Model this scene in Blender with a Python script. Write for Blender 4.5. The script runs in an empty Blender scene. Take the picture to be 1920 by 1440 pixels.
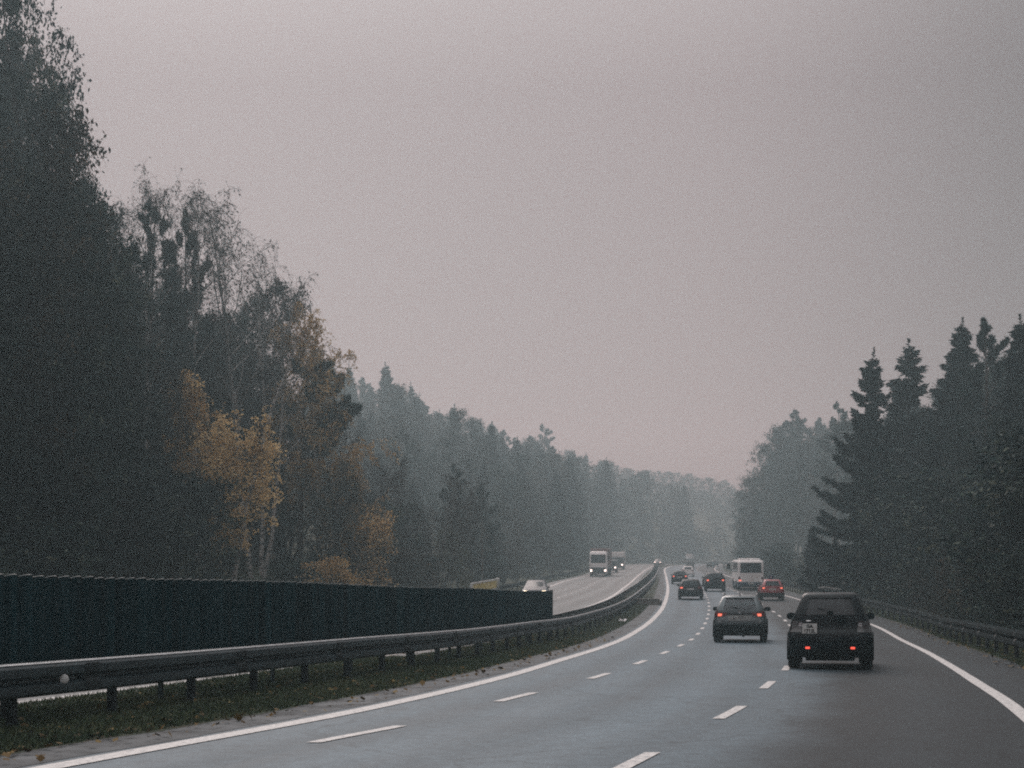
import bpy, math, random
import numpy as np
from mathutils import Vector, Matrix

R = math.radians
DENOISE = False
HAZE = .0019        # mist density per metre
SC = bpy.context.scene
COL = SC.collection
FPX, CAMH, HY = 2720.0, 1.47, 1123.0      # focal length in photo pixels, eye height, horizon row

# ------------------------------------------------------------------ curves of the place
def pchip(x, xp, fp):
    xp = np.asarray(xp, float); fp = np.asarray(fp, float)
    h = np.diff(xp); d = np.diff(fp) / h; m = np.zeros_like(fp)
    for i in range(1, len(xp) - 1):
        if d[i-1] * d[i] > 0:
            w1 = 2*h[i] + h[i-1]; w2 = h[i] + 2*h[i-1]
            m[i] = (w1 + w2) / (w1/d[i-1] + w2/d[i])
    m[0] = d[0]; m[-1] = d[-1]
    x = np.clip(np.asarray(x, float), xp[0], xp[-1])
    i = np.clip(np.searchsorted(xp, x) - 1, 0, len(xp) - 2)
    t = (x - xp[i]) / h[i]
    return fp[i]*(1+2*t)*(1-t)**2 + h[i]*m[i]*t*(1-t)**2 + fp[i+1]*t*t*(3-2*t) + h[i]*m[i+1]*t*t*(t-1)

def curve(*pts):
    a = np.array(pts, float)
    return lambda Y: pchip(Y, a[:, 0], a[:, 1])

zroad = curve((-80,0),(0,0),(30,0),(50,.02),(65,.22),(80,.58),(103,1.34),(134,2.28),(160,3.1),(207,4.65),(267,6.85),(325,9),(375,10.5),(420,11.5),(500,13),(800,15))
XLE = curve((-80,-32),(0,-7.9),(12.75,-3.98),(19,-2.03),(27.25,-.15),(34.25,1.08),(43,2.6),(56.25,4.6),(68.5,6.4),(93,9.7),(114.25,12.2),(141.5,15.2),(212,22.5),(274,28.9),(292,31.2),(311,34.5),(330,39),(360,46),(400,57),(420,64),(500,130),(800,420))
XLD = curve((-80,-36),(0,-6.9),(15,-1.95),(17,-1.2),(21,-.12),(26.75,1.46),(33.25,2.91),(40,4.26),(47.75,5.71),(56.25,7.18),(92,12.5),(114.25,15.3),(141.5,18.4),(212,25.6),(274,32),(311,37.6),(360,49),(420,67),(500,133),(800,423))
XRD = curve((-80,-27),(0,-2.9),(12.75,1.01),(17.75,2.53),(20,3.19),(24,4.18),(30,5.65),(67.25,12.86),(82.5,15),(94.75,16.4),(141.5,21.2),(212,28.3),(274,35),(311,40.7),(360,52),(420,70.5),(500,136),(800,426))
XRE = curve((-80,-20.5),(0,1.9),(17,6.12),(21,7.13),(25,8.05),(31.75,9.6),(43.25,12.1),(70,17.1),(103.75,20.7),(118.75,22.1),(150,25.1),(200,30.3),(262,36.7),(325,46.5),(375,58),(420,74),(500,140),(800,430))
XPI = curve((-80,-30),(0,-11.6),(20.25,-7.02),(35.75,-3.6),(80,2.9),(106,6.9),(138,10.5),(169.5,13.9),(212,18.4),(271,25.2),(315,31),(360,40),(420,58),(500,124),(800,414))
XPO = curve((-80,-38),(0,-19.3),(35,-11.3),(80,-4.6),(141,3.2),(170,5.8),(212,10.9),(271,17.7),(325,24.5),(360,32.5),(420,50.5),(500,116),(800,406))
XGF = curve((-80,-31),(0,-10),(16.1,-5.6),(20.7,-4.36),(27.4,-2.77),(34.2,-1.34),(41.6,0),(49.4,1.3),(57,2.6),(83,6.5),(150,14.5),(212,21.3),(271,27.7),(315,33.6),(360,43.5),(420,61.5),(500,127.5),(800,417))

def ground_z(X, Y):
    X = np.asarray(X, float); Y = np.asarray(Y, float)
    z = zroad(Y)
    dl = np.maximum(0, XPO(Y) - 5.0 - X)
    dr = np.maximum(0, X - XRE(Y) - 4.5)
    cap = 26 + 16*np.clip((Y-100)/150, 0, 1)
    return z + cap*(1 - np.exp(-dl*.40/cap)) + 9*(1 - np.exp(-dr*.22/9))

def at(px, Y):
    return (px - 960.0) * Y / FPX
def zat(py, Y):
    return CAMH + (HY - py) * Y / FPX

# ------------------------------------------------------------------ materials
def new_mat(name):
    m = bpy.data.materials.new(name); m.use_nodes = True
    nt = m.node_tree
    return m, nt, nt.nodes['Principled BSDF']

def plain(name, col, rough=.5, metal=0., spec=.5, coat=0., noise=0., nscale=6., bump=0., emit=None, estr=0.):
    m, nt, b = new_mat(name)
    b.inputs['Base Color'].default_value = (*col, 1)
    b.inputs['Roughness'].default_value = rough
    b.inputs['Metallic'].default_value = metal
    b.inputs['Specular IOR Level'].default_value = spec
    b.inputs['Coat Weight'].default_value = coat; b.inputs['Coat Roughness'].default_value = .12
    if emit:
        b.inputs['Emission Color'].default_value = (*emit, 1)
        b.inputs['Emission Strength'].default_value = estr
    if noise or bump:
        tc = nt.nodes.new('ShaderNodeTexCoord')
        n = nt.nodes.new('ShaderNodeTexNoise'); n.inputs['Scale'].default_value = nscale; n.inputs['Detail'].default_value = 6
        nt.links.new(tc.outputs['Object'], n.inputs['Vector'])
        if noise:
            r = nt.nodes.new('ShaderNodeValToRGB')
            r.color_ramp.elements[0].position = .3; r.color_ramp.elements[1].position = .72
            r.color_ramp.elements[0].color = (*[c*(1-noise) for c in col], 1)
            r.color_ramp.elements[1].color = (*[min(1, c*(1+noise)) for c in col], 1)
            nt.links.new(n.outputs['Fac'], r.inputs['Fac']); nt.links.new(r.outputs['Color'], b.inputs['Base Color'])
        if bump:
            bp = nt.nodes.new('ShaderNodeBump'); bp.inputs['Strength'].default_value = bump; bp.inputs['Distance'].default_value = .02
            nt.links.new(n.outputs['Fac'], bp.inputs['Height']); nt.links.new(bp.outputs['Normal'], b.inputs['Normal'])
    return m

def leaf_mat(name, cols, rough=.6, objvar=.3, thin=0.):
    """foliage: a different tint per leaf (island) and per tree"""
    m, nt, b = new_mat(name)
    g = nt.nodes.new('ShaderNodeNewGeometry')
    tc = nt.nodes.new('ShaderNodeTexCoord')
    n = nt.nodes.new('ShaderNodeTexNoise'); n.inputs['Scale'].default_value = .55; n.inputs['Detail'].default_value = 3
    nt.links.new(tc.outputs['Object'], n.inputs['Vector'])
    mx = nt.nodes.new('ShaderNodeMath'); mx.operation = 'MULTIPLY_ADD'; mx.inputs[1].default_value = .55
    nt.links.new(g.outputs['Random Per Island'], mx.inputs[0])
    sc = nt.nodes.new('ShaderNodeMath'); sc.operation = 'MULTIPLY_ADD'; sc.inputs[1].default_value = 1.0; sc.inputs[2].default_value = -.28
    nt.links.new(n.outputs['Fac'], sc.inputs[0]); nt.links.new(sc.outputs[0], mx.inputs[2])
    r = nt.nodes.new('ShaderNodeValToRGB')
    e = r.color_ramp.elements
    while len(e) < len(cols): e.new(.5)
    for i, c in enumerate(cols):
        e[i].position = i / (len(cols) - 1); e[i].color = (*c, 1)
    nt.links.new(mx.outputs[0], r.inputs['Fac'])
    oi = nt.nodes.new('ShaderNodeObjectInfo')
    hs = nt.nodes.new('ShaderNodeHueSaturation')
    mr = nt.nodes.new('ShaderNodeMapRange'); mr.inputs['To Min'].default_value = 1 - objvar; mr.inputs['To Max'].default_value = 1 + objvar
    nt.links.new(oi.outputs['Random'], mr.inputs['Value']); nt.links.new(mr.outputs[0], hs.inputs['Value'])
    nt.links.new(r.outputs['Color'], hs.inputs['Color'])
    nt.links.new(hs.outputs['Color'], b.inputs['Base Color'])
    b.inputs['Roughness'].default_value = rough
    b.inputs['Specular IOR Level'].default_value = .08
    if thin:
        tl = nt.nodes.new('ShaderNodeBsdfTranslucent'); ms = nt.nodes.new('ShaderNodeMixShader'); ms.inputs[0].default_value = thin
        nt.links.new(hs.outputs['Color'], tl.inputs['Color']); nt.links.new(b.outputs[0], ms.inputs[1]); nt.links.new(tl.outputs[0], ms.inputs[2])
        nt.links.new(ms.outputs[0], nt.nodes['Material Output'].inputs['Surface'])
    return m

def asphalt_mat(name, base, dark_right=0.):
    m, nt, b = new_mat(name)
    N = nt.nodes.new; Lk = nt.links.new
    uv = N('ShaderNodeUVMap'); uv.uv_map = 'lane'
    sep = N('ShaderNodeSeparateXYZ'); Lk(uv.outputs['UV'], sep.inputs[0])
    tc = N('ShaderNodeTexCoord')
    n1 = N('ShaderNodeTexNoise'); n1.inputs['Scale'].default_value = 30; n1.inputs['Detail'].default_value = 8; n1.inputs['Roughness'].default_value = .75
    Lk(tc.outputs['Object'], n1.inputs['Vector'])
    n2 = N('ShaderNodeTexNoise'); n2.inputs['Scale'].default_value = .35; n2.inputs['Detail'].default_value = 5
    mp = N('ShaderNodeMapping'); mp.inputs['Scale'].default_value = (1.6, .12, 1); Lk(uv.outputs['UV'], mp.inputs['Vector']); Lk(mp.outputs[0], n2.inputs['Vector'])
    n2.inputs['Scale'].default_value = 1.1
    n3 = N('ShaderNodeTexNoise'); n3.inputs['Scale'].default_value = .5; n3.inputs['Detail'].default_value = 4; Lk(tc.outputs['Object'], n3.inputs['Vector'])
    def mth(op, a, bb, c=None):
        k = N('ShaderNodeMath'); k.operation = op
        for i, v in enumerate((a, bb, c)):
            if v is None: continue
            if isinstance(v, (int, float)): k.inputs[i].default_value = v
            else: Lk(v, k.inputs[i])
        return k.outputs[0]
    v = mth('MULTIPLY_ADD', n1.outputs['Fac'], 1.9, .05)
    v = mth('MULTIPLY', v, mth('MULTIPLY_ADD', n2.outputs['Fac'], .5, .75))
    v = mth('MULTIPLY', v, mth('MULTIPLY_ADD', n3.outputs['Fac'], .5, .75))
    n4 = N('ShaderNodeTexNoise'); n4.inputs['Scale'].default_value = 5; n4.inputs['Detail'].default_value = 9; n4.inputs['Roughness'].default_value = .8
    Lk(tc.outputs['Object'], n4.inputs['Vector'])
    v = mth('MULTIPLY', v, mth('MULTIPLY_ADD', n4.outputs['Fac'], 2.0, .0))
    # polished wheel tracks run along each lane
    tr = mth('MULTIPLY_ADD', mth('SINE', mth('MULTIPLY', sep.outputs['X'], 2*math.pi/1.75), 0), .13, 1.)
    v = mth('MULTIPLY', v, tr)
    if dark_right:  # right lane's colour darkened in place of the wood's dark reflection
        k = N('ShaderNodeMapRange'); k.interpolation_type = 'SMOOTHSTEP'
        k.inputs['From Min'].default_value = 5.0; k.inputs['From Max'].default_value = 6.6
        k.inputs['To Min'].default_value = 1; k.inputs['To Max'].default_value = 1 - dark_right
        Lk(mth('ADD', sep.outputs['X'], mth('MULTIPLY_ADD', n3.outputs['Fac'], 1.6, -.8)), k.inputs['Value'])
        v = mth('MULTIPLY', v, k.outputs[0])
    # sealed cracks / tar lines
    cr = N('ShaderNodeTexVoronoi'); cr.feature = 'DISTANCE_TO_EDGE'; cr.inputs['Scale'].default_value = .22
    w = N('ShaderNodeTexNoise'); w.inputs['Scale'].default_value = 1.2; Lk(tc.outputs['Object'], w.inputs['Vector'])
    va = N('ShaderNodeVectorMath'); va.operation = 'ADD'; Lk(tc.outputs['Object'], va.inputs[0]); Lk(w.outputs['Color'], va.inputs[1]); Lk(va.outputs[0], cr.inputs['Vector'])
    ck = N('ShaderNodeMapRange'); ck.inputs['From Min'].default_value = 0.0; ck.inputs['From Max'].default_value = .012; ck.inputs['To Min'].default_value = .72; ck.inputs['To Max'].default_value = 1
    Lk(cr.outputs['Distance'], ck.inputs['Value'])
    v = mth('MULTIPLY', v, ck.outputs[0])
    cm = N('ShaderNodeMix'); cm.data_type = 'RGBA'; cm.blend_type = 'MULTIPLY'; cm.inputs['Factor'].default_value = 1
    cm.inputs[6].default_value = (*base, 1); cb = N('ShaderNodeCombineXYZ')
    for i in range(3): Lk(v, cb.inputs[i])
    Lk(cb.outputs[0], cm.inputs[7]); Lk(cm.outputs[2], b.inputs['Base Color'])
    b.inputs['Roughness'].default_value = .55
    rr = mth('MULTIPLY_ADD', n2.outputs['Fac'], .2, .48)
    Lk(rr, b.inputs['Roughness'])
    b.inputs['Specular IOR Level'].default_value = .22
    bp = N('ShaderNodeBump'); bp.inputs['Strength'].default_value = .35; bp.inputs['Distance'].default_value = .01
    Lk(n1.outputs['Fac'], bp.inputs['Height']); Lk(bp.outputs[0], b.inputs['Normal'])
    return m

def paint_line_mat(name):
    m, nt, b = new_mat(name)
    tc = nt.nodes.new('ShaderNodeTexCoord')
    n = nt.nodes.new('ShaderNodeTexNoise'); n.inputs['Scale'].default_value = 14; n.inputs['Detail'].default_value = 8; n.inputs['Roughness'].default_value = .7
    nt.links.new(tc.outputs['Object'], n.inputs['Vector'])
    r = nt.nodes.new('ShaderNodeValToRGB')
    r.color_ramp.elements[0].position = .33; r.color_ramp.elements[0].color = (.22, .23, .24, 1)
    r.color_ramp.elements[1].position = .54; r.color_ramp.elements[1].color = (.72, .69, .67, 1)
    nt.links.new(n.outputs['Fac'], r.inputs['Fac']); nt.links.new(r.outputs['Color'], b.inputs['Base Color'])
    b.inputs['Roughness'].default_value = .6
    return m

def ground_mat():
    m, nt, b = new_mat('ground_soil_and_litter')
    tc = nt.nodes.new('ShaderNodeTexCoord')
    n = nt.nodes.new('ShaderNodeTexNoise'); n.inputs['Scale'].default_value = 1.7; n.inputs['Detail'].default_value = 9; n.inputs['Roughness'].default_value = .7
    nt.links.new(tc.outputs['Object'], n.inputs['Vector'])
    r = nt.nodes.new('ShaderNodeValToRGB'); e = r.color_ramp.elements
    e.new(.5)
    for i, (p, c) in enumerate(((.3, (.018, .028, .018)), (.5, (.035, .045, .022)), (.72, (.07, .055, .035)))):
        e[i].position = p; e[i].color = (*c, 1)
    nt.links.new(n.outputs['Fac'], r.inputs['Fac']); nt.links.new(r.outputs['Color'], b.inputs['Base Color'])
    b.inputs['Roughness'].default_value = .9
    bp = nt.nodes.new('ShaderNodeBump'); bp.inputs['Strength'].default_value = .6; bp.inputs['Distance'].default_value = .05
    nt.links.new(n.outputs['Fac'], bp.inputs['Height']); nt.links.new(bp.outputs[0], b.inputs['Normal'])
    return m

def glass_mat(name, tint=.35, gloss=(.9, .95, 1.)):
    m = bpy.data.materials.new(name); m.use_nodes = True; nt = m.node_tree; nt.nodes.clear()
    o = nt.nodes.new('ShaderNodeOutputMaterial'); mix = nt.nodes.new('ShaderNodeMixShader')
    t = nt.nodes.new('ShaderNodeBsdfTransparent'); t.inputs['Color'].default_value = (tint*.85, tint, tint*.98, 1)
    g = nt.nodes.new('ShaderNodeBsdfGlossy'); g.inputs['Roughness'].default_value = .04; g.inputs['Color'].default_value = (*gloss, 1)
    f = nt.nodes.new('ShaderNodeFresnel'); f.inputs['IOR'].default_value = 1.5
    nt.links.new(f.outputs[0], mix.inputs[0]); nt.links.new(t.outputs[0], mix.inputs[1]); nt.links.new(g.outputs[0], mix.inputs[2])
    nt.links.new(mix.outputs[0], o.inputs['Surface'])
    return m

def streaky(name, col, rough, metal, spec, noise, nscale):
    m = plain(name, col, rough, metal, spec, noise=.55, nscale=nscale)
    nt = m.node_tree; tc = nt.nodes['Texture Coordinate']; n = nt.nodes['Noise Texture']
    mp = nt.nodes.new('ShaderNodeMapping'); mp.inputs['Scale'].default_value = (3., 3., .12)      # tone drawn out into upright streaks
    nt.links.new(tc.outputs['Object'], mp.inputs[0]); nt.links.new(mp.outputs[0], n.inputs['Vector'])
    return m
M = {}
M['ground'] = ground_mat()
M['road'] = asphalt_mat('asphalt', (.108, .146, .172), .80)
M['road2'] = asphalt_mat('worn_asphalt', (.185, .19, .19))
M['shoulder'] = plain('shoulder_concrete', (.115, .12, .125), .9, noise=.6, nscale=1.6, bump=.5)
M['line'] = paint_line_mat('road_paint')
M['steel'] = plain('galvanised_steel', (.022, .038, .045), .42, 0, .5, noise=.25, nscale=3)
M['rail_dull'] = plain('weathered_rail', (.010, .019, .022), .9, 0, .1, noise=.3, nscale=2)
M['recess'] = plain('grey_plate_recess', (.20, .21, .21), .5)
M['steel_light'] = plain('bright_steel_and_highlight', (.42, .43, .44), .4, .6, noise=.2, nscale=4)
M['post'] = plain('dull_steel_post', (.010, .018, .021), .7, 0, noise=.2)
M['screen'] = streaky('dark_green_screen', (.007, .032, .040), .8, 0, .1, noise=.25, nscale=1.3)
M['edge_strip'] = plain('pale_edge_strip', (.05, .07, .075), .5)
M['screen_edge'] = plain('screen_frame', (.012, .03, .033), .5)
M['grass'] = leaf_mat('grass_blades', [(.018, .034, .022), (.055, .080, .044), (.15, .145, .085)], .7)
M['litter'] = leaf_mat('fallen_leaves', [(.05, .035, .02), (.16, .10, .04), (.30, .22, .08)], .7)
M['bark'] = plain('bark', (.035, .033, .032), .9, noise=.5, nscale=5, bump=.6)
M['bark_pine'] = plain('pine_bark', (.07, .05, .04), .9, noise=.5, nscale=4, bump=.6)
def birch_mat():
    m, nt, b = new_mat('birch_bark')
    tc = nt.nodes.new('ShaderNodeTexCoord'); mp = nt.nodes.new('ShaderNodeMapping'); mp.inputs['Scale'].default_value = (2, 2, 9)
    n = nt.nodes.new('ShaderNodeTexNoise'); n.inputs['Scale'].default_value = 1.2; n.inputs['Detail'].default_value = 5
    nt.links.new(tc.outputs['Object'], mp.inputs[0]); nt.links.new(mp.outputs[0], n.inputs['Vector'])
    r = nt.nodes.new('ShaderNodeValToRGB'); r.color_ramp.elements[0].position = .42; r.color_ramp.elements[1].position = .52
    r.color_ramp.elements[0].color = (.05, .05, .05, 1); r.color_ramp.elements[1].color = (.42, .40, .38, 1)
    nt.links.new(n.outputs['Fac'], r.inputs['Fac']); nt.links.new(r.outputs['Color'], b.inputs['Base Color'])
    b.inputs['Roughness'].default_value = .8
    return m
M['birch'] = birch_mat()
M['twig'] = plain('twigs', (.016, .020, .021), .9)
M['twig_brown'] = plain('brown_twigs', (.036, .032, .031), .9)
M['leaf_dark'] = leaf_mat('dark_green_leaves', [(.001, .008, .010), (.002, .012, .014), (.008, .024, .024), (.060, .085, .066), (.28, .28, .20)], thin=.2)
M['leaf_brown'] = leaf_mat('brown_leaves', [(.005, .012, .012), (.012, .018, .017), (.04, .034, .026), (.09, .065, .04), (.20, .14, .075)], thin=.3)
M['leaf_orange'] = leaf_mat('orange_leaves', [(.12, .07, .03), (.42, .26, .11), (.70, .48, .22), (.82, .64, .36)], objvar=.12, thin=.4)
M['leaf_yellow'] = leaf_mat('yellow_leaves', [(.30, .19, .07), (.66, .45, .20), (.82, .62, .33), (.86, .72, .46)], objvar=.06, thin=.4)
M['needle'] = leaf_mat('dark_needles', [(.001, .009, .011), (.004, .017, .018), (.018, .036, .033)])
M['needle_pine'] = leaf_mat('pine_needles', [(.006, .022, .022), (.012, .036, .033), (.026, .052, .042)])
M['leaf_olive'] = leaf_mat('olive_leaves', [(.03, .04, .022), (.07, .075, .03), (.13, .12, .05)], thin=.3)
# vehicles
M['paint_dark'] = plain('dark_blue_paint', (.001, .006, .009), .3, 0, .1, coat=.28)
M['paint_black'] = plain('black_paint', (.001, .005, .007), .3, 0, .1, coat=.28)
M['paint_grey'] = plain('grey_metallic_paint', (.062, .082, .090), .30, .5, coat=.6)
M['paint_red'] = plain('red_paint', (.26, .016, .022), .35, .1, coat=.5)
M['paint_white'] = plain('white_paint', (.78, .76, .75), .4, 0, coat=.3, noise=.06, nscale=1.5)
M['paint_silver'] = plain('silver_paint', (.075, .080, .088), .45, 0., .3, coat=.1)
M['paint_blue'] = plain('navy_paint', (.010, .030, .062), .4, 0, coat=.3)
M['paint_brown'] = plain('russet_tarpaulin', (.15, .075, .068), .6, noise=.2, nscale=2)
M['plastic'] = plain('black_plastic', (.002, .006, .008), .7, 0, .1, noise=.2, nscale=8)
M['tyre'] = plain('rubber', (.004, .006, .007), .85, 0, .2, noise=.2, nscale=20)
M['rim'] = plain('alloy', (.22, .22, .23), .4, .8)
M['chrome'] = plain('chrome', (.7, .7, .7), .2, 1.)
M['glass'] = glass_mat('car_glass', .93)
M['glass_dark'] = glass_mat('tinted_glass', .07)
M['glass_van'] = plain('dark_window', (.004, .013, .017), .12, 0, .16)
M['lens_red'] = plain('red_lens', (.10, .008, .010), .2, 0, coat=.8)
M['lens_dark'] = plain('smoked_lens', (.02, .022, .025), .2, 0, coat=.8)
M['lens_clear'] = plain('clear_lens', (.55, .56, .58), .2, .2, coat=.8)
M['lit_red'] = plain('lit_red_lamp', (.4, .03, .03), .4, emit=(1., .10, .06), estr=1.5)
M['lit_tail'] = plain('lit_tail_lamp', (.4, .05, .04), .4, emit=(1., .20, .12), estr=1.5)
M['lit_white'] = plain('lit_headlamp', (.8, .8, .8), .4, emit=(1., .84, .76), estr=5.)
M['lit_warm'] = plain('lit_warm_headlamp', (.8, .8, .7), .4, emit=(1., .82, .55), estr=5.)
M['plate'] = plain('plate_white', (.60, .60, .58), .5)
M['ink'] = plain('plate_ink', (.012, .012, .014), .6)
M['seat'] = plain('seat_fabric', (.018, .022, .024), .9)
M['trailer_white'] = plain('white_box_panel', (.78, .75, .73), .5, noise=.08, nscale=1)
M['yellow'] = plain('yellow_paint', (.62, .46, .08), .6, noise=.25, nscale=2)
M['offwhite'] = plain('offwhite_paint', (.60, .60, .58), .6, noise=.15)
M['concrete'] = plain('weathered_concrete', (.17, .155, .14), .9, noise=.4, nscale=4, bump=.5)
M['concrete_light'] = plain('pale_concrete', (.36, .34, .32), .9, noise=.25, nscale=5)
M['sign_white'] = plain('sign_face', (.75, .75, .75), .5)
M['sign_grey'] = plain('sign_back', (.32, .32, .33), .5)
M['sign_blue'] = plain('sign_blue', (.02, .05, .10), .4)
M['cloth'] = plain('white_rag', (.72, .70, .70), .9, noise=.15, nscale=9)

# ------------------------------------------------------------------ object helpers
def mesh_of(name, V, F, mats, mi=None, smooth=False, angle=None):
    me = bpy.data.meshes.new(name)
    V = np.asarray(V, np.float32).reshape(-1, 3)
    if isinstance(F, np.ndarray):
        k = F.shape[1]; n = len(F)
        me.vertices.add(len(V)); me.vertices.foreach_set('co', V.ravel())
        me.loops.add(n*k); me.loops.foreach_set('vertex_index', F.astype(np.int32).ravel())
        me.polygons.add(n); me.polygons.foreach_set('loop_start', np.arange(0, n*k, k, dtype=np.int32))
    else:
        me.from_pydata([tuple(map(float, v)) for v in V], [], [tuple(int(i) for i in f) for f in F])
    for m in (mats if isinstance(mats, (list, tuple)) else [mats]): me.materials.append(m)
    if mi is not None: me.polygons.foreach_set('material_index', np.asarray(mi, np.int32))
    if smooth: me.polygons.foreach_set('use_smooth', np.ones(len(me.polygons), bool))
    me.update(calc_edges=True)
    if angle is not None: me.set_sharp_from_angle(angle=R(angle))
    return me

def link(name, data, parent=None, loc=None, rot=None):
    o = bpy.data.objects.new(name, data); COL.objects.link(o)
    if parent is not None: o.parent = parent
    if loc is not None: o.location = loc
    if rot is not None: o.rotation_euler = rot
    return o

def tag(o, label=None, cat=None, group=None, kind=None):
    if label: o['label'] = label
    if cat: o['category'] = cat
    if group: o['group'] = group
    if kind: o['kind'] = kind
    return o

def thing(name, label, cat, loc, rz=0., group=None):
    o = link(name, None, None, loc, (0, 0, rz)); o.empty_display_size = .3
    return tag(o, label, cat, group)

class MB:
    """collects boxes, tubes and faces for ONE mesh"""
    def __init__(s): s.V = []; s.F = []
    def add(s, V, F):
        k = len(s.V); s.V += [tuple(v) for v in V]; s.F += [tuple(i + k for i in f) for f in F]
        return s
    def box(s, x0, x1, y0, y1, z0, z1, bev=0.):
        if bev:
            b = bev; V = []
            for z, e in ((z0, b), (z0 + b, 0), (z1 - b, 0), (z1, b)):
                V += [(x0+e+b*(e==0), y0+e, z), (x1-e-b*(e==0), y0+e, z), (x1-e, y0+e+b*(e==0), z), (x1-e, y1-e-b*(e==0), z),
                      (x1-e-b*(e==0), y1-e, z), (x0+e+b*(e==0), y1-e, z), (x0+e, y1-e-b*(e==0), z), (x0+e, y0+e+b*(e==0), z)]
            F = [tuple(range(7, -1, -1)), tuple(range(24, 32))]
            for l in range(3):
                for j in range(8):
                    F.append((l*8+j, l*8+(j+1) % 8, l*8+8+(j+1) % 8, l*8+8+j))
            return s.add(V, F)
        V = [(x, y, z) for z in (z0, z1) for x, y in ((x0, y0), (x1, y0), (x1, y1), (x0, y1))]
        return s.add(V, [(3, 2, 1, 0), (4, 5, 6, 7), (0, 1, 5, 4), (1, 2, 6, 5), (2, 3, 7, 6), (3, 0, 4, 7)])
    def tube(s, pts, rad, n=8, cap=True):
        pts = [Vector(p) for p in pts]; rad = [rad]*len(pts) if not hasattr(rad, '__len__') else rad
        V = []; F = []
        for i, p in enumerate(pts):
            d = (pts[min(i+1, len(pts)-1)] - pts[max(i-1, 0)]).normalized()
            a = d.orthogonal().normalized() if i == 0 else (a - d*a.dot(d)).normalized()
            b = d.cross(a)
            V += [p + (a*math.cos(2*math.pi*k/n) + b*math.sin(2*math.pi*k/n))*rad[i] for k in range(n)]
        for i in range(len(pts)-1):
            for k in range(n): F.append((i*n+k, i*n+(k+1) % n, i*n+n+(k+1) % n, i*n+n+k))
        if cap: F += [tuple(range(n-1, -1, -1)), tuple(range((len(pts)-1)*n, len(pts)*n))]
        return s.add(V, F)
    def lathe(s, prof, axis_x=0., n=20):
        """profile [(x, r)] turned about the local X axis"""
        V = [(x, r*math.cos(2*math.pi*k/n), r*math.sin(2*math.pi*k/n)) for x, r in prof for k in range(n)]
        F = [(i*n+k, i*n+n+k, i*n+n+(k+1) % n, i*n+(k+1) % n) for i in range(len(prof)-1) for k in range(n)]
        return s.add(V, F)
    def done(s, name, mat, parent=None, smooth=False, angle=None, loc=None, rot=None):
        return link(name, mesh_of(name, np.array(s.V), s.F, mat, None, smooth, angle), parent, loc, rot)

# ------------------------------------------------------------------ setting: ground and roads
YR = np.concatenate([np.arange(-60, 10, 5), np.arange(10, 60, 1.), np.arange(60, 150, 3.), np.arange(150, 440, 6.), np.arange(440, 701, 20.)])
def sheet(name, cols, ys, mat, uvbase=None):
    """strip mesh: cols is a list of functions Y -> (X, Z)"""
    n = len(cols); V = np.zeros((len(ys), n, 3)); U = np.zeros((len(ys), n))
    for j, c in enumerate(cols):
        x, z = c(ys); V[:, j, 0] = x; V[:, j, 1] = ys; V[:, j, 2] = z
        if uvbase is not None: U[:, j] = x - uvbase(ys)
    idx = np.arange(len(ys)*n).reshape(len(ys), n)
    F = np.stack([idx[:-1, :-1], idx[:-1, 1:], idx[1:, 1:], idx[1:, :-1]], -1).reshape(-1, 4)
    me = mesh_of(name, V, F, mat, None, True)
    if uvbase is not None:
        uv = me.uv_layers.new(name='lane')
        UV = np.stack([U, np.repeat(ys[:, None], n, 1)], -1).reshape(-1, 2)
        li = np.zeros(len(me.loops), np.int32); me.loops.foreach_get('vertex_index', li)
        uv.data.foreach_set('uv', UV[li].astype(np.float32).ravel())
    o = link(name, me); o['kind'] = 'structure'
    return o

rg = np.random.default_rng(5)
def wob(ys, amp, s):
    r = np.random.default_rng(s); return np.interp(ys, np.arange(-80, 820, 1.3), r.normal(0, amp, len(np.arange(-80, 820, 1.3))))
cols = []
for d in (520, 300, 200, 140, 100, 75, 55, 42, 32, 24, 17, 12, 8.5, 6.5, 5.2, 3.5, 2.0):
    cols.append(lambda Y, d=d: (XPO(Y) - d, ground_z(XPO(Y) - d, Y) - .03 + (wob(Y, .25, int(d*10)) if d > 5.5 else 0)))
cols.append(lambda Y: (XPO(Y) - 1.0, zroad(Y) - .05))
cols.append(lambda Y: (XPI(Y) + .9, zroad(Y) - .05))
for f in (.15, .4, .65, .9):
    cols.append(lambda Y, f=f: ((XPI(Y) + .9)*(1-f) + (XLE(Y) - 1.25)*f, zroad(Y) + .0 + wob(Y, .010, int(f*100))))
cols.append(lambda Y: (XLE(Y) - 1.1, zroad(Y) - .05))
cols.append(lambda Y: (XRE(Y) + 1.0, zroad(Y) - .05))
for d in (2.0, 3.2, 4.5, 6.5, 9, 13, 18, 26, 36, 50, 70, 100, 150, 240, 420):
    cols.append(lambda Y, d=d: (XRE(Y) + d, ground_z(XRE(Y) + d, Y) + .01 + (wob(Y, .2, int(d*10)+7) if d > 5 else 0)))
sheet('ground', cols, YR, M['ground'])

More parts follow.
